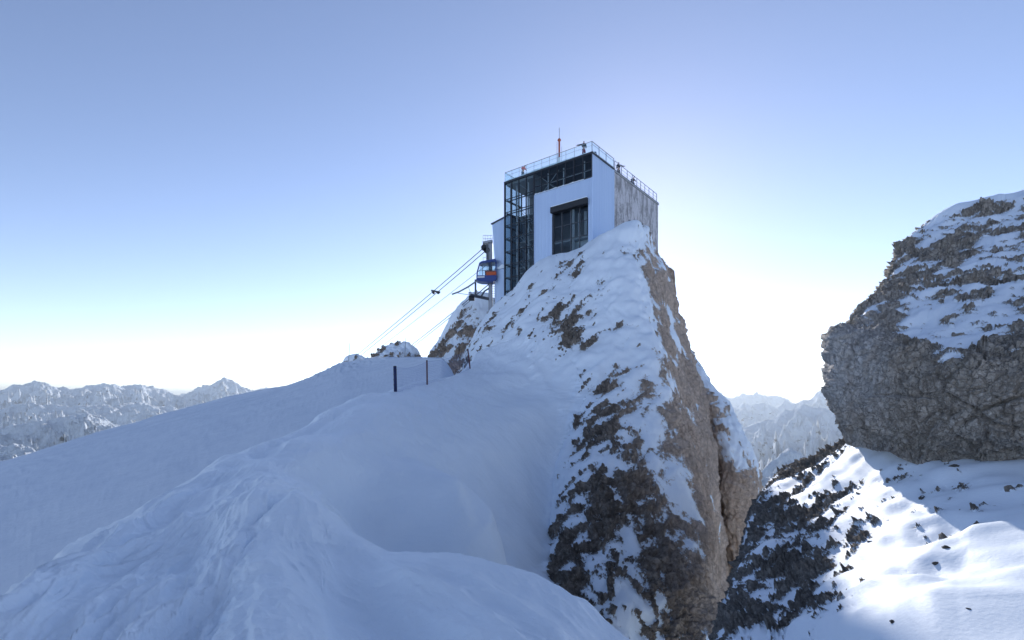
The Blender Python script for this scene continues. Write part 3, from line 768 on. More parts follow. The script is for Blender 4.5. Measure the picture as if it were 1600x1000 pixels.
class MB:
    """collects boxes, bars and tubes into one mesh"""
    def __init__(self): self.v = []; self.f = []
    def quadbox(self, p):            # 8 points: 4 bottom, 4 top
        k = len(self.v); self.v += [tuple(q) for q in p]
        self.f += [(k+3,k+2,k+1,k),(k+4,k+5,k+6,k+7),(k,k+1,k+5,k+4),(k+1,k+2,k+6,k+5),(k+2,k+3,k+7,k+6),(k+3,k,k+4,k+7)]
        return self
    def box(self, a0, a1, b0, b1, z0, z1, fr=L):
        return self.quadbox([fr(a0,b0,z0),fr(a1,b0,z0),fr(a1,b1,z0),fr(a0,b1,z0),fr(a0,b0,z1),fr(a1,b0,z1),fr(a1,b1,z1),fr(a0,b1,z1)])
    def bar(self, p, q, w, h=None):
        p, q = Vector(p), Vector(q); h = h or w
        d = (q - p).normalized()
        s = d.cross(Vector((0, 0, 1)))
        if s.length < 1e-4: s = Vector((1, 0, 0))
        s.normalize(); u = s.cross(d)
        s *= w / 2; u *= h / 2
        return self.quadbox([p-s-u, p+s-u, q+s-u, q-s-u, p-s+u, p+s+u, q+s+u, q-s+u])
    def tube(self, pts, r, n=6, cap=True):
        pts = [Vector(p) for p in pts]
        k0 = len(self.v)
        for i, p in enumerate(pts):
            d = (pts[min(i+1, len(pts)-1)] - pts[max(i-1, 0)]).normalized()
            s = d.cross(Vector((0, 0, 1)))
            if s.length < 1e-4: s = Vector((1, 0, 0))
            s.normalize(); u = s.cross(d)
            rr = r[i] if isinstance(r, (list, tuple)) else r
            for j in range(n):
                a = 2 * math.pi * j / n
                self.v.append(tuple(p + s * math.cos(a) * rr + u * math.sin(a) * rr))
        for i in range(len(pts) - 1):
            for j in range(n):
                a = k0 + i*n + j; b = k0 + i*n + (j+1) % n
                self.f.append((a, b, b+n, a+n))
        if cap:
            self.f.append(tuple(k0 + j for j in range(n))[::-1])
            e = k0 + (len(pts)-1)*n
            self.f.append(tuple(e + j for j in range(n)))
        return self
    def build(self, name, mat, parent=None, smooth=False, bevel=0.0):
        me = bpy.data.meshes.new(name)
        o_ = parent_world(parent)
        me.from_pydata([(x - o_.x, y - o_.y, z - o_.z) for x, y, z in self.v], [], self.f)
        me.update()
        bm = bmesh.new(); bm.from_mesh(me); bmesh.ops.recalc_face_normals(bm, faces=bm.faces); bm.to_mesh(me); bm.free()
        if smooth: me.polygons.foreach_set('use_smooth', [True] * len(me.polygons))
        me.materials.append(mat)
        o = bpy.data.objects.new(name, me); col.objects.link(o)
        if parent is not None: o.parent = parent
        if bevel:
            m = o.modifiers.new('bevel', 'BEVEL'); m.width = bevel; m.segments = 2; m.limit_method = 'ANGLE'
        return o
def parent_world(p):
    v = Vector((0, 0, 0))
    while p is not None:
        v = v + p.location
        p = p.parent
    return v
def empty(name, loc):
    e = bpy.data.objects.new(name, None); e.empty_display_size = 0.3
    e.location = loc; col.objects.link(e)
    return e
def corrugated(mb, p0, p1, z0, z1, out, pitch=0.55, rib=0.018, top=None, bot=None):
    """vertical standing-seam sheet from p0 to p1 (plan points), ribs proud along out"""
    p0, p1, out = Vector(p0), Vector(p1), Vector(out)
    ln = (p1 - p0).length; n_ = max(1, round(ln / pitch)); d = (p1 - p0) / n_
    prof = []
    w = 0.05
    for i in range(n_):
        prof += [(i, 0.0, 0), (i + 1 - 3 * w, 0.0, 0), (i + 1 - 2.4 * w, rib, 0), (i + 1 - 0.6 * w, rib, 0)]
    prof.append((n_, 0.0, 0))
    k = len(mb.v)
    for (s, o, _) in prof:
        q = p0 + d * s + out * o
        f = s / n_
        za = z0 if bot is None else bot(f); zb = z1 if top is None else top(f)
        mb.v.append((q.x, q.y, za)); mb.v.append((q.x, q.y, zb))
    for i in range(len(prof) - 1):
        mb.f.append((k + 2*i, k + 2*i + 2, k + 2*i + 3, k + 2*i + 1))
    return mb

ALEN = a_of(789)                    # length of the front face
BAY = ALEN / 11.0
AST = ALEN - 4 * BAY                # the glazed stair strip starts here
BCL = b_of(959)                     # blue cladding ends on the right face
BLEN = b_of(1028.5)
ZB = 6.0                            # walls run down into the rock
ZBAND = zf(880, 291)                # foot of the glazed band
ZW1 = zf(891, 326); AW0 = a_of(919); AW1 = a_of(863)
ZW0 = ZW1 - 6.6
OUT1 = -U2; OUT2 = -U1
st = empty('cable_car_station', L(6, 6, 12))
tag(st, 'tall mountain station clad in blue-grey metal with glazed stair strip on the rock pinnacle', 'building')

# --- solid walls
mb = MB()
for (a0, a1, z0, z1) in ((AW1, AST, ZB, ZBAND), (0.0, AW0, ZB, ZBAND), (AW0, AW1, ZW1, ZBAND), (AW0, AW1, ZB, ZW0)):
    corrugated(mb, L(a0, 0, 0), L(a1, 0, 0), z0, z1, OUT1)
wall_f = mb.build('front_cladding', M['clad'], st)
mb = MB()
corrugated(mb, L(0, 0, 0), L(0, BCL, 0), ZB, ROOF - 0.10, OUT2)
mb.build('corner_cladding', M['clad'], st)
mb = MB()
mb.bar(L(-0.02, -0.02, ZB), L(-0.02, -0.02, ZBAND), 0.12)
mb.bar(L(-0.02, BCL, ZB), L(-0.02, BCL, ROOF - 0.1), 0.10)
mb.bar(L(AST, -0.03, ZB), L(AST, -0.03, ZBAND), 0.10)
mb.build('corner_trim', M['clad'], st)
mb = MB()
mb.box(0.03, 0.45, BCL + 0.05, BLEN, ZB, ROOF - 0.28)
mb.box(0.45, ALEN, BLEN - 0.4, BLEN, ZB, ROOF - 0.28)
cw = mb.build('concrete_wall', M['concrete'], st)
mb = MB().box(-0.08, 0.6, BCL + 0.05, BLEN + 0.08, ROOF - 0.28, ROOF - 0.08)
mb.build('concrete_coping', M['slab'], st)
for x0, x1 in ((982.5, 987.5), (990.5, 996)):           # small windows low in the concrete
    b0, b1 = b_of(x0), b_of(x1)
    zt = zs((x0 + x1) / 2, 345.5)
    w = MB().box(-0.03, 0.02, b0, b1, zt - 1.35, zt).build('concrete_window', M['black'], st)
    MB().box(-0.06, -0.031, b0 - 0.06, b1 + 0.06, zt, zt + 0.08).box(-0.06, -0.031, b0 - 0.06, b0, zt - 1.35, zt).box(-0.06, -0.031, b1, b1 + 0.06, zt - 1.35, zt).build('window_frame', M['steel'], w)

# --- roof slab with the dark fascia, snow lying on it
MB().box(-0.10, ALEN + 0.10, -0.10, BCL + 0.05, ROOF - 0.10, ROOF + 0.06).box(-0.06, ALEN + 0.10, BCL + 0.05, BLEN + 0.05, ROOF - 0.10, ROOF + 0.02).build('roof_slab', M['frame'], st)
mb = MB()
random.seed(4)
n_ = 44
for i in range(n_):                                      # snow banked along the foot of the glass
    a0 = ALEN * i / n_; a1 = ALEN * (i + 1) / n_
    h = 0.10 + 0.10 * random.random() + 0.12 * math.exp(-((a0 - 7.0) / 3.5) ** 2)
    mb.box(a0, a1, 0.10, 0.9 + 0.3 * random.random(), ROOF + 0.06, ROOF + 0.06 + h)
mb.box(0.1, ALEN - 0.1, 0.7, BLEN - 0.5, ROOF + 0.05, ROOF + 0.13)
mb.build('roof_snow', M['roofsnow'], st)

# --- curtain walls: frames with every pane a piece
def curtain(name, cols, rows, fr, depth=0.12, bar=0.075, pane_mat=None, mull_mat=None, skip=None):
    """cols, rows: edge coordinates; fr(c, b, z) maps to the place, b outward"""
    mb = MB()
    pane_mat = pane_mat or M['glass']
    for c in cols: mb.box(c - bar / 2, c + bar / 2, -0.02, depth, rows[0], rows[-1], fr)
    for z in rows:
        for i in range(len(cols) - 1):
            mb.box(cols[i] + bar / 2 + 0.001, cols[i+1] - bar / 2 - 0.001, -0.01, depth * 0.7, z - bar * 0.4, z + bar * 0.4, fr)
    f = mb.build(name, mull_mat or M['frame'], st)
    me = None
    for i in range(len(cols) - 1):
        for j in range(len(rows) - 1):
            w = cols[i+1] - cols[i] - bar; h = rows[j+1] - rows[j] - bar * 0.8
            key = (round(w, 3), round(h, 3))
            p = fr((cols[i] + cols[i+1]) / 2, 0.02, (rows[j] + rows[j+1]) / 2) - parent_world(f)
            if key not in _panes.setdefault(name, {}):
                x = (fr(1, 0, 0) - fr(0, 0, 0)) * (w / 2); z = Vector((0, 0, h / 2)); y = (fr(0, 1, 0) - fr(0, 0, 0)) * 0.008
                me = bpy.data.meshes.new('pane')
                q = [-x - y - z, x - y - z, x + y - z, -x + y - z, -x - y + z, x - y + z, x + y + z, -x + y + z]
                me.from_pydata([tuple(v) for v in q], [], [(3,2,1,0),(4,5,6,7),(0,1,5,4),(1,2,6,5),(2,3,7,6),(3,0,4,7)])
                me.materials.append(pane_mat)
                _panes[name][key] = me
            o = bpy.data.objects.new('pane', _panes[name][key]); col.objects.link(o)
            o.parent = f; o.location = p
    return f
_panes = {}
TR = 1.63                                                # stair strip storey bars
zt = ROOF - 0.14
srows = [zt]
k = 0
while srows[0] > 9.0:
    srows.insert(0, srows[0] - (TR if k else 2.1)); k += 1
FR = lambda c, b, z: L(c, -b, z)
curtain('stair_glazing', [AST + BAY * i for i in range(5)], srows, FR, 0.14, 0.085)
curtain('band_glazing', [BAY * i for i in range(8)][:-1] + [AST - 0.12], [ZBAND + 0.05, ZBAND + 0.05 + (zt - ZBAND) * 0.34, ZBAND + 0.05 + (zt - ZBAND) * 0.66, zt], FR, 0.12, 0.07)
SIDE = lambda c, b, z: L(ALEN + b, c, z)
curtain('side_glazing', [0.12, 1.25, 2.4, 3.5], srows, SIDE, 0.12, 0.10)
wr = [ZW0 + (ZW1 - ZW0) * f for f in (0.0, 0.25, 0.5, 0.75, 1.0)]
curtain('hall_window', [AW0 + (AW1 - AW0) * f for f in (0.01, 0.26, 0.5, 0.75, 0.99)], wr, lambda c, b, z: L(c, 0.30 - b, z), 0.10, 0.10, mull_mat=M['darksteel'])
MB().box(AW0 - 0.02, AW1 + 0.05, -0.38, 0.25, ZW1 - 0.05, ZW1 + 0.62).build('window_canopy', M['black'], st)
MB().box(AW0 + 0.02, AW1 - 0.02, -0.34, -0.04, ZW1 + 0.622, ZW1 + 0.72).build('canopy_snow', M['roofsnow'], st)
mb = MB()
for i in range(26):                                       # thin snow on the ledge below the band
    a0 = 1.0 + (AST - 1.2) * i / 26
    mb.box(a0, a0 + (AST - 1.2) / 26, -0.13, -0.04, ZBAND + 0.001, ZBAND + 0.03 + 0.06 * random.random())
mb.build('ledge_snow', M['roofsnow'], st)
# reveals of the hall window
MB().box(AW0 - 0.06, AW0, 0.0, 0.5, ZW0, ZW1).build('window_reveal', M['darksteel'], st)
MB().box(AW1, AW1 + 0.06, 0.0, 0.5, ZW0, ZW1).build('window_reveal', M['darksteel'], st)

# --- what shows inside
for q in ((0.3, AST - 0.1, 5.0, 5.2, ZBAND - 0.3, ROOF - 0.1), (AST - 0.05, AST + 0.10, 0.25, 5.0, ZB, ROOF - 0.12),
          (AST + 0.1, ALEN - 0.1, 5.0, 5.2, ZB, ROOF - 0.12), (0.3, AST - 0.1, 4.0, 4.2, ZB, ZBAND - 0.5)):
    MB().box(*q).build('inner_wall', M['inside'], st)
MB().box(0.2, AST - 0.06, 0.15, 5.0, ZBAND - 0.25, ZBAND - 0.02).build('floor_slab', M['slab'], st)
MB().box(0.2, AST - 0.06, 0.45, 4.0, ZW0 + 3.1, ZW0 + 3.3).build('floor_slab', M['slab'], st)
for i, z in enumerate(srows[1:-1:2]):
    MB().box(AST + 0.2, ALEN - 0.15, 2.2, 5.0, z - 0.12, z + 0.04).build('stair_landing', M['slab'], st)
MB().box(AST + 0.2, ALEN - 0.15, 0.2, 5.0, ROOF - 0.45, ROOF - 0.14).build('ceiling_slab', M['slab'], st)
for i in range(2, len(srows) - 2, 2):                                 # stair flights
    z0, z1 = srows[i - 1], srows[i + 1]
    mb = MB()
    for s in range(9):
        f0 = s / 9
        mb.box(AST + 0.4 + f0 * 3.2, AST + 0.4 + (f0 + 1 / 9) * 3.2, 1.0, 2.1, z0 + f0 * (z1 - z0) - 0.10, z0 + f0 * (z1 - z0) + 0.02)
    fl = mb.build('stair_flight', M['slab'], st)
    MB().bar(L(AST + 0.4, 1.0, z0 + 0.9), L(AST + 3.6, 1.0, z1 + 0.9), 0.05).bar(L(AST + 0.4, 2.1, z0 + 0.9), L(AST + 3.6, 2.1, z1 + 0.9), 0.05).build('handrail', M['light_paint'], fl)
for a, b in ((AST + 1.5, 0.9), (AST + 3.3, 0.9), (AST + 1.5, 3.2), (AST + 3.3, 3.2)):
    MB().bar(L(a, b, ZB), L(a, b, ROOF - 0.2), 0.16).build('stair_column', M['light_paint'], st)
for i in range(1, len(srows) - 1):
    MB().bar(L(AST + 0.2, 0.55, srows[i]), L(ALEN - 0.1, 0.55, srows[i]), 0.07, 0.12).bar(L(ALEN - 0.2, 0.2, srows[i]), L(ALEN - 0.2, 3.4, srows[i]), 0.07, 0.10).build('stair_beam', M['darksteel'], st)
for a in (1.6, 4.4, 6.6):
    MB().bar(L(a, 1.1, ZBAND), L(a, 1.1, ROOF - 0.1), 0.14).build('top_floor_column', M['light_paint'], st)
MB().bar(L(AST - 0.2, 0.9, ZBAND), L(AST - 3.0, 0.9, ROOF - 0.2), 0.05).bar(L(AST - 0.2, 0.9, ROOF - 0.2), L(AST - 3.0, 0.9, ZBAND), 0.05).bar(L(AST + 0.4, 0.9, ROOF - 2.4), L(AST + 3.0, 0.9, ROOF - 0.3), 0.05).bar(L(0.3, 1.0, ZBAND + 1.4), L(AST - 0.2, 1.0, ZBAND + 1.4), 0.10).build('cross_brace', M['light_paint'], st)
for f in (0.24, 0.42):
    a = AW0 + (AW1 - AW0) * f
    MB().bar(L(a, 1.4, ZW0 + 1.5), L(a, 1.4, ZW1 - 0.2), 0.30).build('hall_column', M['light_paint'], st)
MB().bar(L(AW0 + 0.1, 1.2, ZW0 + 2.6), L(AW0 + (AW1 - AW0) * 0.55, 1.2, ZW0 + 2.6), 0.2, 0.9).build('hall_board', M['light_paint'], st)
MB().bar(L(AW0 + (AW1 - AW0) * 0.5, 0.7, ZW0), L(AW0 + (AW1 - AW0) * 0.5, 0.7, ZW1), 0.25, 0.9).build('hall_pier', M['slab'], st)

# --- glass balustrade along the front and left of the terrace
RT = ROOF + 1.22
bal = MB()
for i in range(12): bal.bar(L(BAY * i, 0.0, ROOF + 0.05), L(BAY * i, 0.0, RT), 0.035)
for b in (1.2, 2.4, 3.6): bal.bar(L(ALEN, b, ROOF + 0.05), L(ALEN, b, RT), 0.035)
bal.bar(L(0, 0, RT), L(ALEN, 0, RT), 0.05).bar(L(ALEN, 0, RT), L(ALEN, 4.8, RT), 0.05)
bal.bar(L(0, 0.05, RT - 0.42), L(ALEN, 0.05, RT - 0.42), 0.02)
balo = bal.build('balustrade', M['steel'], st)
pm = None
for i in range(11):
    o = MB().box(BAY * i + 0.03, BAY * (i + 1) - 0.03, -0.012, 0.012, ROOF + 0.08, RT - 0.04).build('glass_panel', M['balu_glass'], balo)
for i in range(4):
    MB().box(ALEN - 0.012, ALEN + 0.012, 1.2 * i + 0.03, 1.2 * i + 1.17, ROOF + 0.08, RT - 0.04).build('glass_panel', M['balu_glass'], balo)
# --- steel railing along the right side
def railing(name, bs, z0, z1, bars):
    mb = MB()
    for b in bs: mb.bar(L(0.0, b, z0), L(0.0, b, z1), 0.07)
    mb.bar(L(0, bs[0], z1), L(0, bs[-1], z1), 0.06)
    for z in bars: mb.bar(L(0, bs[0], z), L(0, bs[-1], z), 0.03)
    return mb.build(name, M['steel'], st)
bsec = [0.0] + [b_of(x) for x in (936, 947)] + [BCL]
rl = railing('side_railing', bsec, ROOF + 0.02, RT, (ROOF + 0.2, RT - 0.3))
for i in range(len(bsec) - 1):
    MB().box(-0.008, 0.008, bsec[i] + 0.06, bsec[i+1] - 0.06, ROOF + 0.12, RT - 0.08).build('mesh_panel', M['balu_glass'], rl)
railing('side_railing', [BCL + 0.25] + [b_of(x) for x in (971, 980, 988, 995, 1001, 1007.5, 1014, 1020.5, 1026)], ROOF - 0.1, RT - 0.15, (ROOF + 0.25, ROOF + 0.62))

# --- lower wing to the left with its leaning edge
def wing_top(f): return 23.0 - 0.6 * f
mb = MB()
WA0, WA1 = ALEN + 0.12, ALEN + 3.25
corrugated(mb, L(WA0, 1.3, 0), L(WA1 - 0.55, 1.3, 0), 16.6, 22.9, OUT1, top=lambda f: 23.3 - 0.5 * f)
k = len(mb.v)
mb.v += [tuple(L(WA1 - 0.55, 1.3, 16.6)), tuple(L(WA1 - 0.55, 1.3, 22.8)), tuple(L(WA1, 1.32, 22.7))]
mb.f += [(k, k + 2, k + 1)]
mb.quadbox([L(WA0, 1.34, 16.6), L(WA1 - 0.56, 1.34, 16.6), L(WA1 - 0.56, 6, 16.6), L(WA0, 6, 16.6), L(WA0, 1.34, 23.25), L(WA1 - 0.02, 1.36, 22.68), L(WA1 - 0.02, 6, 22.68), L(WA0, 6, 23.25)])
wing = mb.build('wing_cladding', M['clad'], st)
mb = MB()
corrugated(mb, L(WA0, 1.15, 0), L(WA1 - 0.62, 1.15, 0), ZB, 16.55, OUT1)
mb.box(WA0, WA1 - 0.63, 1.19, 6, ZB, 16.55)
mb.build('wing_base_cladding', M['clad'], st)
MB().bar(L(WA0, 1.2, 23.36), L(WA1 + 0.12, 1.2, 22.78), 0.12).bar(L(WA1 + 0.05, 1.2, 22.76), L(WA1 + 0.05, 6, 22.76), 0.12).quadbox([L(WA0, 1.2, 23.3), L(WA1 + 0.1, 1.2, 22.72), L(WA1 + 0.1, 6, 22.72), L(WA0, 6, 23.3), L(WA0, 1.2, 23.4), L(WA1 + 0.1, 1.2, 22.82), L(WA1 + 0.1, 6, 22.82), L(WA0, 6, 23.4)]).build('wing_roof', M['darksteel'], st)
mb = MB()
for i in range(10):
    f = i / 10; h = 0.22 + 0.34 * math.exp(-((f - 0.5) / 0.16) ** 2) + 0.1 * math.exp(-((f - 0.85) / 0.1) ** 2)
    h2 = 0.22 + 0.34 * math.exp(-((f + 0.1 - 0.5) / 0.16) ** 2) + 0.1 * math.exp(-((f + 0.1 - 0.85) / 0.1) ** 2)
    a0 = WA0 + (WA1 - 0.65 - WA0) * f; a1 = WA0 + (WA1 - 0.65 - WA0) * (f + 0.1)
    mb.quadbox([L(a0, 0.95, 16.56), L(a1, 0.95, 16.56), L(a1, 1.29, 16.56), L(a0, 1.29, 16.56), L(a0, 1.05, 16.56 + h), L(a1, 1.05, 16.56 + h2), L(a1, 1.29, 16.58 + h), L(a0, 1.29, 16.58 + h)])
mb.build('wing_snow', M['roofsnow'], st)
MB().box(WA0 + 0.05, WA0 + 0.45, 1.05, 1.16, 10.5, 13.4).build('service_door', M['black'], st)

# ================================================================== ANTENNA ON THE TERRACE
ab = L(5.4, 1.6, ROOF + 0.1)
an = empty('antenna_mast', ab)
tag(an, 'red and white antenna mast with thin whip standing on the roof terrace', 'antenna')
M['red'] = flat_material('red_paint', (0.40, 0.11, 0.06), 0.5)
M['white'] = flat_material('white_paint', (0.75, 0.76, 0.78), 0.5)
MB().bar(ab + Vector((0, 0, 0)), ab + Vector((0, 0, 1.5)), 0.34).build('mast_base', M['white'], an)
MB().tube([ab + Vector((0.05, 0, 1.5)), ab + Vector((0.05, 0, 3.55))], 0.11, 8).build('mast_pole', M['red'], an)
MB().tube([ab + Vector((0.05, 0, 3.5)), ab + Vector((0.05, 0, 3.62)), ab + Vector((0.05, 0, 3.8))], [0.16, 0.24, 0.12], 8).build('mast_head', M['red'], an)
MB().tube([ab + Vector((0.05, 0, 3.8)), ab + Vector((0.05, 0, 5.1))], 0.035, 6).build('whip', M['steel'], an)
mb = MB()
for dx in (-0.30, -0.16): mb.bar(ab + Vector((dx, 0.1, 0)), ab + Vector((dx, 0.1, 3.5)), 0.035)
for i in range(11): mb.bar(ab + Vector((-0.30, 0.1, 0.3 * i + 0.2)), ab + Vector((-0.16, 0.1, 0.3 * i + 0.35)), 0.025)
mb.build('ladder', M['white'], an)
MB().tube([ab + Vector((0.35, 0.1, 0)), ab + Vector((0.35, 0.1, 2.9))], 0.022, 5).build('side_rod', M['steel'], an)

# ================================================================== ROCKS BEHIND
def outcrop(name, label, crest, D, thick, base, seed, sn, amp=0.5, mat='pinnacle'):
    """crest: (px, py) silhouette from left to right"""
    rows = []
    for px, py in crest:
        rows.append([(px + (base - py) * 0.05, base + 25, D - thick * 0.9, sn, 0.3), (px, py + (base - py) * 0.55, D - thick * 0.55, sn, 0.3), (px, py + (base - py) * 0.18, D - thick * 0.2, sn, 0.2),
                     (px, py, D, sn + 0.3, 0.2), (px, py + 25, D + thick, sn, 0.2)])
    n_ = len(crest) - 1
    P, V = net(rows, [max(8, int(abs(crest[i+1][0] - crest[i][0]) * 2.2)) for i in range(n_)], [28, 34, 16, 8])
    g = along(P, R(50), 2.4, 1.0)
    rock = amp * (0.5 * ridged(g, 0.3, 5, seed) + 0.8 * blocks(g, 0.9, seed) + 0.5 * blocks(P, 2.0, seed + 4) + 0.2 * fbm(P, 1.2, 4, seed + 1, 0.6))
    Q, sd = cover(P, rock, V[..., 0] + 0.7 * fbm(g, 0.25, 3, seed + 2), amp * 1.1, 0.2, 0.45, 8)
    return tag(grid_object(name, Q, M[mat], {'snow': sd, 'tint': V[..., 1]}), label, kind='structure')
outcrop('rock_outcrop', 'snow streaked rock outcrop behind the cable car tower', [(664,585),(676,555),(684,541),(692,527),(702,509),(716,487),(730,473),(744,463),(756,465),(768,470),(785,480),(810,500)], 72, 7, 575, 401, 0.25, 0.9)
outcrop('rock_outcrop', 'small snow dusted rock hump behind the crest of the groomed slope', [(574,580),(583,563),(592,551),(604,543),(616,538),(630,541),(644,546),(654,553),(664,575)], 68, 4, 575, 411, -0.02, 1.0)
outcrop('rock_outcrop', 'low rock hump beside the larger hump on the slope crest', [(522,590),(534,572),(545,560),(553,557),(564,561),(576,567),(588,582)], 69, 4, 585, 421, 0.0, 0.8)

# ================================================================== CABLE CAR
M['blue'] = flat_material('blue_cabin_paint', (0.012, 0.045, 0.22), 0.3, 0.0, 0.5)
M['orange'] = flat_material('orange_panel', (0.55, 0.10, 0.03), 0.5)
M['cable'] = flat_material('steel_cable', (0.12, 0.13, 0.15), 0.5, 0.5)
TD = 67.5
tw = empty('cable_tower', W(766, 492, TD))
tag(tw, 'grey steel cable tower with railed platform beside the station wall', 'tower')
MB().bar(W(766.5, 500, TD), W(766.5, 376, TD), 0.55).build('mast', M['steel'], tw)
MB().bar(W(761.5, 410, TD - 0.3), W(761.5, 382, TD - 0.3), 0.30).build('mast', M['darksteel'], tw)
MB().bar(W(754.5, 381, TD), W(770, 378, TD), 1.3, 0.25).build('platform', M['steel'], tw)
pr = MB()
for x in (755, 758.5, 762, 766, 769.5):
    for dy in (-0.6, 0.6): pr.bar(W(x, 380, TD + dy), W(x, 368, TD + dy), 0.05)
for y in (368, 373):
    for dy in (-0.6, 0.6): pr.bar(W(754.8, y, TD + dy), W(769.5, y, TD + dy), 0.05)
pr.build('platform_railing', M['light_paint'], tw)
for x, y in ((756.5, 387), (760.5, 391)):
    c = W(x, y, TD - 0.2)
    MB().tube([c + Vector((0, -0.12, 0)), c + Vector((0, 0.12, 0))], 0.42, 14).build('sheave', M['black'], tw)
MB().bar(W(735, 461, TD - 2.5), W(768, 468, TD - 0.5), 0.32).build('lower_beam', M['darksteel'], tw)
MB().bar(W(743, 437, TD - 2.0), W(743, 462.5, TD - 2.2), 0.24).build('post', M['darksteel'], tw)
MB().bar(W(766, 436, TD - 1.6), W(766, 492, TD - 1.6), 0.32).build('post', M['steel'], tw)
for dy in (0, 1.2):
    MB().tube([W(706, 460, TD - 2.6 + dy), W(717, 456, TD - 2.6 + dy), W(731, 448.5, TD - 2.5 + dy), W(745, 439, TD - 2.4 + dy), W(764, 430, TD - 2.2 + dy)], 0.11, 6).build('guide_rail', M['steel'], tw)
rt = MB()
for x, y in ((708, 459.4), (717, 456), (724, 452.3), (731, 448.5), (738, 443.8), (745, 439)):
    rt.bar(W(x, y, TD - 2.6), W(x, y, TD - 1.4), 0.08)
rt.build('rail_tie', M['steel'], tw)
MB().bar(W(712, 457.5, TD - 2.4), W(735, 461, TD - 2.4), 0.07).build('strut', M['steel'], tw)
MB().bar(W(732, 449, TD - 2.4), W(736, 459, TD - 2.4), 0.06).build('strut', M['steel'], tw)
MB().bar(W(744, 461, TD - 2.2), W(764, 444, TD - 1.6), 0.12).build('strut', M['darksteel'], tw)
MB().tube([W(752, 463, TD - 2), W(757, 455, TD - 1.8), W(765, 450, TD - 1.5)], 0.12, 6).build('strut', M['darksteel'], tw)
c = W(737, 466, TD - 2.4)
MB().tube([c + Vector((-0.35, 0, 0)), c + Vector((0.35, 0, 0))], 0.34, 12).build('sheave', M['black'], tw)
ld = MB()
for dx in (-0.22, 0.22): ld.bar(W(770.5, 492, TD - 1.6) + Vector((dx, 0, 0)), W(770.5, 440, TD - 1.6) + Vector((dx, 0, 0)), 0.06)
for i in range(14): ld.bar(W(770.5, 492 - 3.7 * i, TD - 1.6) + Vector((-0.22, 0, 0)), W(770.5, 492 - 3.7 * i, TD - 1.6) + Vector((0.22, 0, 0)), 0.05)
ld.build('ladder', M['steel'], tw)
MB().bar(W(760.5, 487, TD - 1.8), W(760.5, 495, TD - 1.8), 0.08).bar(W(760.5, 487, TD - 1.8), W(766, 487, TD - 1.8), 0.08).bar(W(760.5, 495, TD - 1.8), W(763.5, 499, TD - 1.8), 0.08).build('cable_bracket', M['light_paint'], tw)

# cabin: side profile extruded, with real window openings
GD = 65.6
ca = empty('cable_car_cabin', W(758, 438, GD))
tag(ca, 'blue cable car cabin with wide windows docked beside the station', 'cable car')
prof = [(744.2, 437.5), (744.6, 425), (748.5, 410.5), (752, 408), (773, 404), (776, 408), (776, 434), (770, 440), (752, 439.5)]
def extrude(poly, D0, D1):
    mb = MB(); k = 0
    a = [W(x, y, D0) for x, y in poly]
    b = [Vector((p.x, p.y + D1 - D0, p.z)) for p in a]
    mb.v = [tuple(p) for p in a + b]; n = len(poly)
    mb.f = [tuple(range(n)), tuple(range(2 * n - 1, n - 1, -1))] + [(i, (i + 1) % n, n + (i + 1) % n, n + i) for i in range(n)]
    return mb
def band(poly_out, poly_in, D0, D1):
    """ring between two outlines, extruded"""
    mb = MB(); n = len(poly_out)
    a = [W(x, y, D0) for x, y in poly_out]; b = [W(x, y, D0) for x, y in poly_in]
    t_ = Vector((0, D1 - D0, 0))
    mb.v = [tuple(p) for p in a + b] + [tuple(p + t_) for p in a + b]
    for i in range(n):
        j = (i + 1) % n
        mb.f += [(i, j, n + j, n + i), (2*n + n + i, 2*n + n + j, 2*n + j, 2*n + i), (i, 2*n + i, 2*n + j, j), (n + j, 3*n + j, 3*n + i, n + i)]
    return mb
out_ = [(744.2, 437.5), (744.6, 425), (748.8, 410.5), (752, 408.2), (774, 404), (776, 408), (776, 436), (770, 440), (752, 439.5)]
in_ = [(746.5, 430), (746.8, 425), (750.4, 412.5), (753, 411.2), (773, 408), (774.2, 410), (774.2, 430), (770, 430), (754, 430)]
band(out_, in_, GD - 1.0, GD - 0.9).build('side_shell', M['blue'], ca, bevel=0.02)
band(out_, in_, GD + 0.9, GD + 1.0).build('side_shell', M['blue'], ca, bevel=0.02)
extrude([(744.2, 437.5), (744.4, 430), (776, 430), (776, 436), (770, 440), (752, 439.5)], GD - 0.895, GD + 0.895).build('cabin_floor', M['blue'], ca)
extrude([(748.8, 410.5), (752, 408.2), (774, 404), (776, 408), (775, 410), (753, 411.0)], GD - 0.895, GD + 0.895).build('cabin_roof', M['blue'], ca)
for x0, x1 in ((747, 753.8), (754.6, 760.8), (761.6, 767.8), (768.6, 774)):
    yt = lambda x: 411.5 - (x - 753) * 0.16 if x > 751 else 418
    for dd in (-0.95, 0.95):
        MB().quadbox([W(x0, 429.8, GD + dd - 0.01), W(x1, 429.8, GD + dd - 0.01), W(x1, 429.8, GD + dd + 0.01), W(x0, 429.8, GD + dd + 0.01),
                      W(max(x0, 749.5), yt(x0), GD + dd - 0.01), W(x1, yt(x1), GD + dd - 0.01), W(x1, yt(x1), GD + dd + 0.01), W(max(x0, 749.5), yt(x0), GD + dd + 0.01)]).build('window', M['glass'], ca)
for x in (754.2, 761.2, 768.2):
    MB().bar(W(x, 430.5, GD - 0.95), W(x, 409.5 - (x - 754) * 0.15, GD - 0.95), 0.07).build('window_post', M['darksteel'], ca)
MB().bar(W(746, 423.5, GD - 0.96), W(774, 421.5, GD - 0.96), 0.05).build('window_rail', M['black'], ca)
MB().bar(W(758, 428, GD), W(775, 427.5, GD), 1.2, 0.55).build('seat_row', M['orange'], ca)
MB().bar(W(760, 427.5, GD - 1.0), W(775.5, 427, GD - 1.0), 0.03, 0.42).build('side_panel', M['orange'], ca)
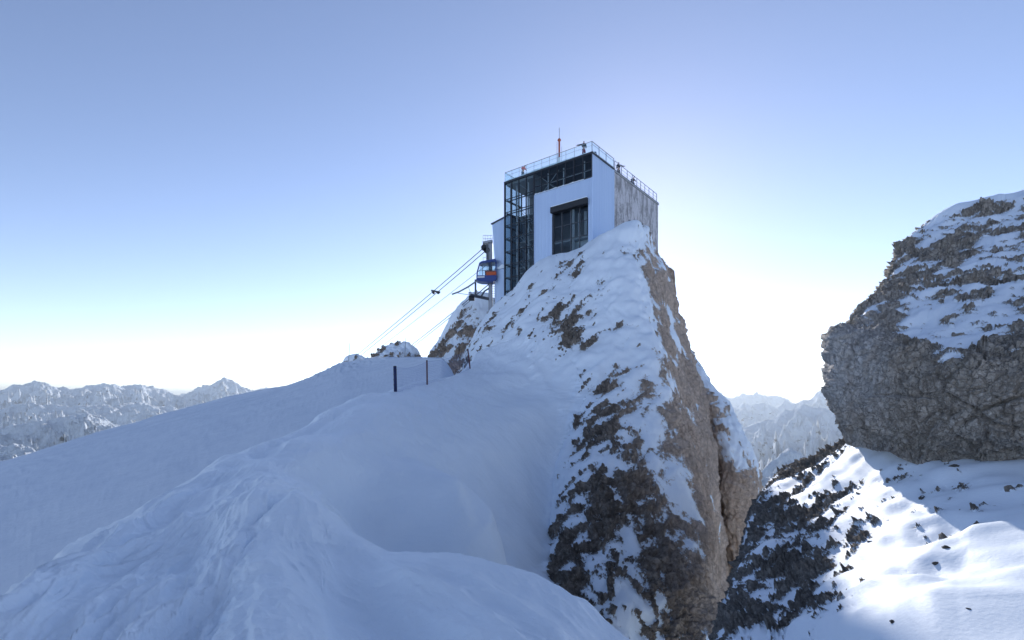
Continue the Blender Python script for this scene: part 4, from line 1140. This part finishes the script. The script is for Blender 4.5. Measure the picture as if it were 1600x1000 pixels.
MB().bar(W(746, 433, GD - 1.0), W(757, 432.5, GD - 1.0), 0.03, 0.22).build('side_stripe', M['white'], ca)
MB().tube([W(762, 405, GD), W(762, 398, GD), W(763, 390, GD + 1)], 0.10, 6).build('hanger_arm', M['darksteel'], ca)
MB().tube([W(755, 407.5, GD), W(755, 402.5, GD), W(761, 402, GD), W(761, 406, GD)], 0.04, 5).build('roof_rail', M['light_paint'], ca)

# cables
def cable(label, pts, r=0.036):
    p = [W(*q) for q in pts]
    c = empty_mesh = MB().tube(p, r, 5).build('cable', M['cable'])
    return tag(c, label, 'cable', 'cables running down from the station')
def span(p0, p1, sag, n=14):
    out = []
    for i in range(n + 1):
        f = i / n
        D = 1 / ((1 - f) / p0[2] + f / p1[2])
        out.append((p0[0] + (p1[0] - p0[0]) * f, p0[1] + (p1[1] - p0[1]) * f + sag * 4 * f * (1 - f), D))
    return out
cable('upper of the two main cables leaving the platform sheaves', span((756, 387, TD), (474, 622, 170), 3.0), 0.058)
cable('lower of the two main cables leaving the platform sheaves', span((760, 391, TD), (480, 622, 170), 3.0), 0.058)
cable('fainter third cable below the main pair', span((763, 412, TD), (490, 622, 170), 1.0), 0.035)
cable('upper cable of the lower pair from the steel beam', span((737, 464, TD), (560, 600, 150), 3.0), 0.055)
cable('lower cable of the lower pair from the steel beam', span((738, 467, TD), (566, 600, 150), 3.0), 0.045)
# spreader riding on the main cables
f_ = 0.276
pc = [W(*span((756, 387, TD), (474, 622, 170), 3.0, 40)[11]), W(*span((760, 391, TD), (480, 622, 170), 3.0, 40)[11])]
rc = empty('cable_carrier', (pc[0] + pc[1]) / 2)
tag(rc, 'small dark carriage clamped on the main cables below the cabin', 'cable carrier')
MB().bar(pc[0] + Vector((-0.5, 0, 0)), pc[1] + Vector((0.5, 0, 0)), 0.25, 0.3).build('carrier_body', M['darksteel'], rc, bevel=0.04)
for dx in (-0.35, 0.4):
    q = (pc[0] + pc[1]) / 2 + Vector((dx, 0, -0.2))
    MB().tube([q + Vector((0, -0.2, 0)), q + Vector((0, 0.2, 0))], 0.22, 10).build('roller', M['black'], rc)

# ================================================================== FENCE ON THE RIDGE
M['pad'] = flat_material('dark_blue_padding', (0.02, 0.03, 0.10), 0.7)
M['pole'] = flat_material('dark_red_pole', (0.10, 0.03, 0.035), 0.6)
M['net'] = flat_material('blue_net_cord', (0.22, 0.30, 0.55), 0.7)
posts = [((617, 573), (618, 612), 34.0, 0.11, 'pad', 'thick dark blue padded post at the near end of the net'),
         ((667, 564), (667.5, 606), 36.5, 0.055, 'pole', 'thin dark red pole in the middle of the net'),
         ((731, 546), (734.5, 576), 42.5, 0.055, 'pole', 'leaning red pole at the foot of the snowy flank')]
for (t0, t1, D, r, m, lb) in posts:
    e = empty('fence_post', W(t1[0], t1[1], D))
    tag(e, lb, 'post', 'posts of the safety net')
    MB().tube([W(*t1, D), W(t1[0] * 0.5 + t0[0] * 0.5, (t1[1] + t0[1]) / 2, D), W(*t0, D)], r, 10).build('pole', M[m], e, smooth=True)
    MB().tube([W(t0[0], t0[1] + 0.2, D), W(t0[0], t0[1] - 1.2, D)], [r * 1.15, r * 0.8], 10).build('cap', M['black'], e)
    if m == 'pad':
        for k in range(4):
            y = t0[1] + 4 + k * 8
            MB().tube([W(617.2, y, D), W(617.2, y + 0.8, D)], r * 1.12, 10).build('strap', M['black'], e)
def netpt(s, h):
    """s along the three posts, h from foot to top"""
    k = min(int(s), 1); f = s - k
    (a0, a1, Da, *_), (b0, b1, Db, *_) = posts[k], posts[k + 1]
    foot = W(*a1, Da).lerp(W(*b1, Db), f); top = W(*a0, Da).lerp(W(*b0, Db), f)
    p = foot.lerp(top, h * 0.97)
    p.z -= 0.22 * math.sin(math.pi * f) * h
    return p
mb = MB()
for i in range(15):
    h = i / 14
    mb.tube([netpt(s * 0.1, h) for s in range(0, 21)], 0.008 if i in (0, 14) else 0.003, 3, False)
for i in range(90):
    s = 2.0 * i / 89
    mb.tube([netpt(s, 0), netpt(s, 0.5), netpt(s, 1)], 0.003, 3, False)
sn_ = mb.build('safety_net', M['net'])
tag(sn_, 'fine blue safety net strung between the posts on the ridge', 'net')
for (x, y0, y1, D, lb) in ((545.5, 536, 570, 61, 'thin bare marker pole left of the rock humps'), (633, 528, 566, 60, 'thin bare marker pole in front of the larger rock hump')):
    o = MB().tube([W(x - 1, y1, D), W(x, (y0 + y1) / 2, D), W(x + 0.8, y0, D)], [0.045, 0.04, 0.025], 5).build('marker_pole', M['steel'])
    tag(o, lb, 'pole', 'marker poles along the slope crest')

# ================================================================== PEOPLE ON THE TERRACE
def person(label, base, joints, mats, face=0.0, h=1.74):
    """joints: dict of offsets (x right, z up, y depth) at 1.74 m; body is one skinned figure, clothes its children"""
    e = empty('person', base)
    e.rotation_euler.z = face
    tag(e, label, 'person', 'visitors on the roof terrace')
    def skin(name, chains, mat, sub=2):
        vs, es, rs = [], [], []
        key = {}
        for ch in chains:
            prev = None
            for (p, r) in ch:
                kk = tuple(round(c, 3) for c in p)
                if kk not in key:
                    key[kk] = len(vs); vs.append(p); rs.append(r)
                i = key[kk]
                if prev is not None and prev != i: es.append((prev, i))
                prev = i
        me = bpy.data.meshes.new(name)
        me.from_pydata(vs, es, [])
        o = bpy.data.objects.new(name, me); col.objects.link(o); o.parent = e
        o.modifiers.new('skin', 'SKIN').use_smooth_shade = True
        if not me.skin_vertices: 
            bm = bmesh.new(); bm.from_mesh(me); bm.verts.layers.skin.verify(); bm.to_mesh(me); bm.free()
        for i, r in enumerate(rs):
            me.skin_vertices[0].data[i].radius = (r, r)
            me.skin_vertices[0].data[i].use_root = (i == 0)
        sd_ = o.modifiers.new('sub', 'SUBSURF'); sd_.levels = 1; sd_.render_levels = 1
        me.materials.append(mat)
        return o
    J = joints
    skin('body', [[(J['hip'], 0.13), (J['chest'], 0.14), (J['neck'], 0.06), (J['head'], 0.10), (J['crown'], 0.075)],
                  [(J['chest'], 0.14), (J['sl'], 0.06), (J['el'], 0.045), (J['wl'], 0.035), (J['hl'], 0.04)],
                  [(J['chest'], 0.14), (J['sr'], 0.06), (J['er'], 0.045), (J['wr'], 0.035), (J['hr'], 0.04)],
                  [(J['hip'], 0.13), (J['kl'], 0.065), (J['fl'], 0.05), (J['tl'], 0.04)],
                  [(J['hip'], 0.13), (J['kr'], 0.065), (J['fr'], 0.05), (J['tr'], 0.04)]], M['skin'])
    skin('jacket', [[(tuple(np.array(J['hip']) * 0.8 + np.array(J['chest']) * 0.2), 0.19), (J['chest'], 0.20), (J['neck'], 0.09)],
                    [(J['chest'], 0.20), (J['sl'], 0.10), (J['el'], 0.075), (J['wl'], 0.06)],
                    [(J['chest'], 0.20), (J['sr'], 0.10), (J['er'], 0.075), (J['wr'], 0.06)]], mats[0])
    skin('trousers', [[(J['hip'], 0.165), (J['kl'], 0.10), (J['fl'], 0.085)], [(J['hip'], 0.165), (J['kr'], 0.10), (J['fr'], 0.085)]], mats[1])
    skin('hat', [[(tuple(np.array(J['head']) * 0.5 + np.array(J['crown']) * 0.5), 0.115), (tuple(np.array(J['crown']) + np.array((0, 0, 0.03))), 0.08)]], mats[2])
    return e
def stand(**kw):
    J = dict(hip=(0, 0, 0.92), chest=(0, 0, 1.30), neck=(0, 0, 1.48), head=(0, -0.02, 1.60), crown=(0, 0, 1.70),
             sl=(-0.20, 0, 1.40), el=(-0.25, 0, 1.14), wl=(-0.22, -0.10, 0.92), hl=(-0.21, -0.13, 0.84),
             sr=(0.20, 0, 1.40), er=(0.25, 0, 1.14), wr=(0.22, -0.10, 0.92), hr=(0.21, -0.13, 0.84),
             kl=(-0.11, -0.02, 0.50), fl=(-0.12, 0.02, 0.10), tl=(-0.13, -0.14, 0.05), kr=(0.11, -0.02, 0.50), fr=(0.12, 0.02, 0.10), tr=(0.13, -0.14, 0.05))
    J.update(kw); return J
M['skin'] = flat_material('skin', (0.55, 0.36, 0.27), 0.6)
M['j_green'] = flat_material('dark_green_jacket', (0.02, 0.035, 0.04), 0.8)
M['t_red'] = flat_material('red_trousers', (0.22, 0.02, 0.04), 0.8)
M['j_pink'] = flat_material('salmon_jacket', (0.75, 0.20, 0.18), 0.8)
M['t_grey'] = flat_material('grey_trousers', (0.16, 0.17, 0.20), 0.8)
M['j_grey'] = flat_material('dark_grey_jacket', (0.06, 0.065, 0.08), 0.8)
M['hat_dark'] = flat_material('dark_hat', (0.02, 0.02, 0.028), 0.8)
zr = ROOF + 0.13
person('person in dark green jacket and red trousers leaning on the glass balustrade', L(1.35, 0.55, zr),
       stand(sl=(-0.22, 0, 1.38), el=(-0.52, -0.1, 1.28), wl=(-0.82, -0.2, 1.18), hl=(-0.92, -0.22, 1.16), chest=(-0.03, 0, 1.30)), (M['j_green'], M['t_red'], M['hat_dark']))
person('person in salmon pink jacket bending forward behind the glass near the terrace corner', L(ALEN - 2.3, 0.7, zr),
       stand(chest=(0.10, -0.05, 1.22), neck=(0.2, -0.08, 1.36), head=(0.27, -0.1, 1.46), crown=(0.31, -0.1, 1.56), sl=(-0.1, -0.05, 1.33), el=(-0.15, -0.15, 1.08), wl=(0.05, -0.3, 1.0), hl=(0.12, -0.33, 0.98),
             sr=(0.26, -0.02, 1.26), er=(0.36, -0.1, 1.05), wr=(0.42, -0.2, 0.92), hr=(0.44, -0.23, 0.86)), (M['j_pink'], M['t_grey'], M['hat_dark']))
person('person in dark clothes with outstretched arm at the right hand railing', L(0.45, b_of(972), ROOF - 0.02),
       stand(sr=(0.22, 0, 1.38), er=(0.45, -0.05, 1.25), wr=(0.72, -0.1, 1.22), hr=(0.82, -0.1, 1.22)), (M['j_grey'], M['t_grey'], M['hat_dark']))
person('person in grey jacket crouching at the far part of the right railing', L(0.5, b_of(994), ROOF - 0.02),
       stand(hip=(-0.1, 0.1, 0.55), chest=(0.05, 0, 0.92), neck=(0.12, -0.03, 1.08), head=(0.16, -0.05, 1.2), crown=(0.18, -0.03, 1.3), sl=(-0.15, 0, 1.02), el=(-0.1, -0.15, 0.78), wl=(0.1, -0.3, 0.72), hl=(0.17, -0.32, 0.72),
             sr=(0.24, 0, 1.0), er=(0.33, -0.1, 0.78), wr=(0.36, -0.25, 0.66), hr=(0.37, -0.3, 0.64), kl=(-0.08, -0.3, 0.5), kr=(0.14, -0.3, 0.48)), (M['j_grey'], M['t_grey'], M['j_green']))
bp = empty('backpack', L(0.3, b_of(933.5), ROOF + 0.13))
tag(bp, 'small dark backpack left beside the corner of the right railing', 'backpack')
MB().tube([bp.location + Vector((0, 0, 0.0)), bp.location + Vector((0, 0, 0.12)), bp.location + Vector((0, 0, 0.38)), bp.location + Vector((0, 0, 0.5))], [0.14, 0.18, 0.16, 0.07], 10).build('bag', M['j_grey'], bp, smooth=True)
MB().tube([bp.location + Vector((0.1, -0.15, 0.1)), bp.location + Vector((0.1, -0.22, 0.28)), bp.location + Vector((0.08, -0.12, 0.44))], 0.02, 6).build('strap', M['hat_dark'], bp)

# ================================================================== STONES ON THE SLOPE
M['stone'] = terrain_material('loose_stone', (0.15, 0.136, 0.118), (0.28, 0.252, 0.215), (0.44, 0.395, 0.335), (0.3, 0.25, 0.2), 0.10)
stone_meshes = []
for k in range(6):
    bm = bmesh.new()
    bmesh.ops.create_icosphere(bm, subdivisions=3, radius=1.0)
    co = np.array([v.co[:] for v in bm.verts])
    d = 1 + 0.5 * blocks(co + k * 7.3, 1.1, 500 + k) + 0.10 * fbm(co + k * 3.1, 2.5, 3, 520 + k)
    for v, f in zip(bm.verts, d): v.co = Vector((v.co.x * f, v.co.y * f * 0.8, v.co.z * f * 0.62))
    me = bpy.data.meshes.new('stone'); bm.to_mesh(me); bm.free()
    at = me.attributes.new('snow', 'FLOAT', 'POINT')
    zz = np.array([v.co.z for v in me.vertices])
    at.data.foreach_set('value', ((zz - 0.62) * 1.6).astype(np.float32))
    me.attributes.new('tint', 'FLOAT', 'POINT')
    me.materials.append(M['stone'])
    stone_meshes.append(me)
random.seed(23)
sx = SLOPE[..., 0] / SLOPE[..., 1] * F + 800; sy = HZ - SLOPE[..., 2] / SLOPE[..., 1] * F
spots = [(1440, 778, .6, 'dark stone in the snow on the shadow line halfway down from the crag'), (1478, 725, .4, 'small stone in the shaded snow just under the crag, left one of a pair'),
         (1490, 728, .6, 'stone in the shaded snow just under the crag, right one of a pair'), (1360, 846, .45, 'stone at the right tip of the broken rock patch in mid slope'),
         (1480, 856, .6, 'largest stone beside the rock patch right of mid slope'), (1462, 880, .5, 'stone lying just below the rock patch right of mid slope'),
         (1515, 952, .4, 'small stone on the bright snow near the bottom right corner'), (1395, 972, .5, 'lone stone low on the slope near the bottom edge'),
         ]
for (x, y, s_, lb) in spots:
    k = np.argmin((sx - x) ** 2 + (sy - y) ** 2)
    p = SLOPE.reshape(-1, 3)[k]
    o = bpy.data.objects.new('stone', random.choice(stone_meshes)); col.objects.link(o)
    r = s_ * p[1] / F * 9.0
    o.location = (p[0], p[1], p[2] - 0.10 * r)
    o.scale = (r * random.uniform(.9, 1.5), r * random.uniform(.8, 1.2), r * random.uniform(.7, 1.1))
    o.rotation_euler = (random.uniform(-.4, .4), random.uniform(-.5, .2), random.uniform(0, 6.28))
    tag(o, lb, 'stone', 'stones scattered on the snow slope')
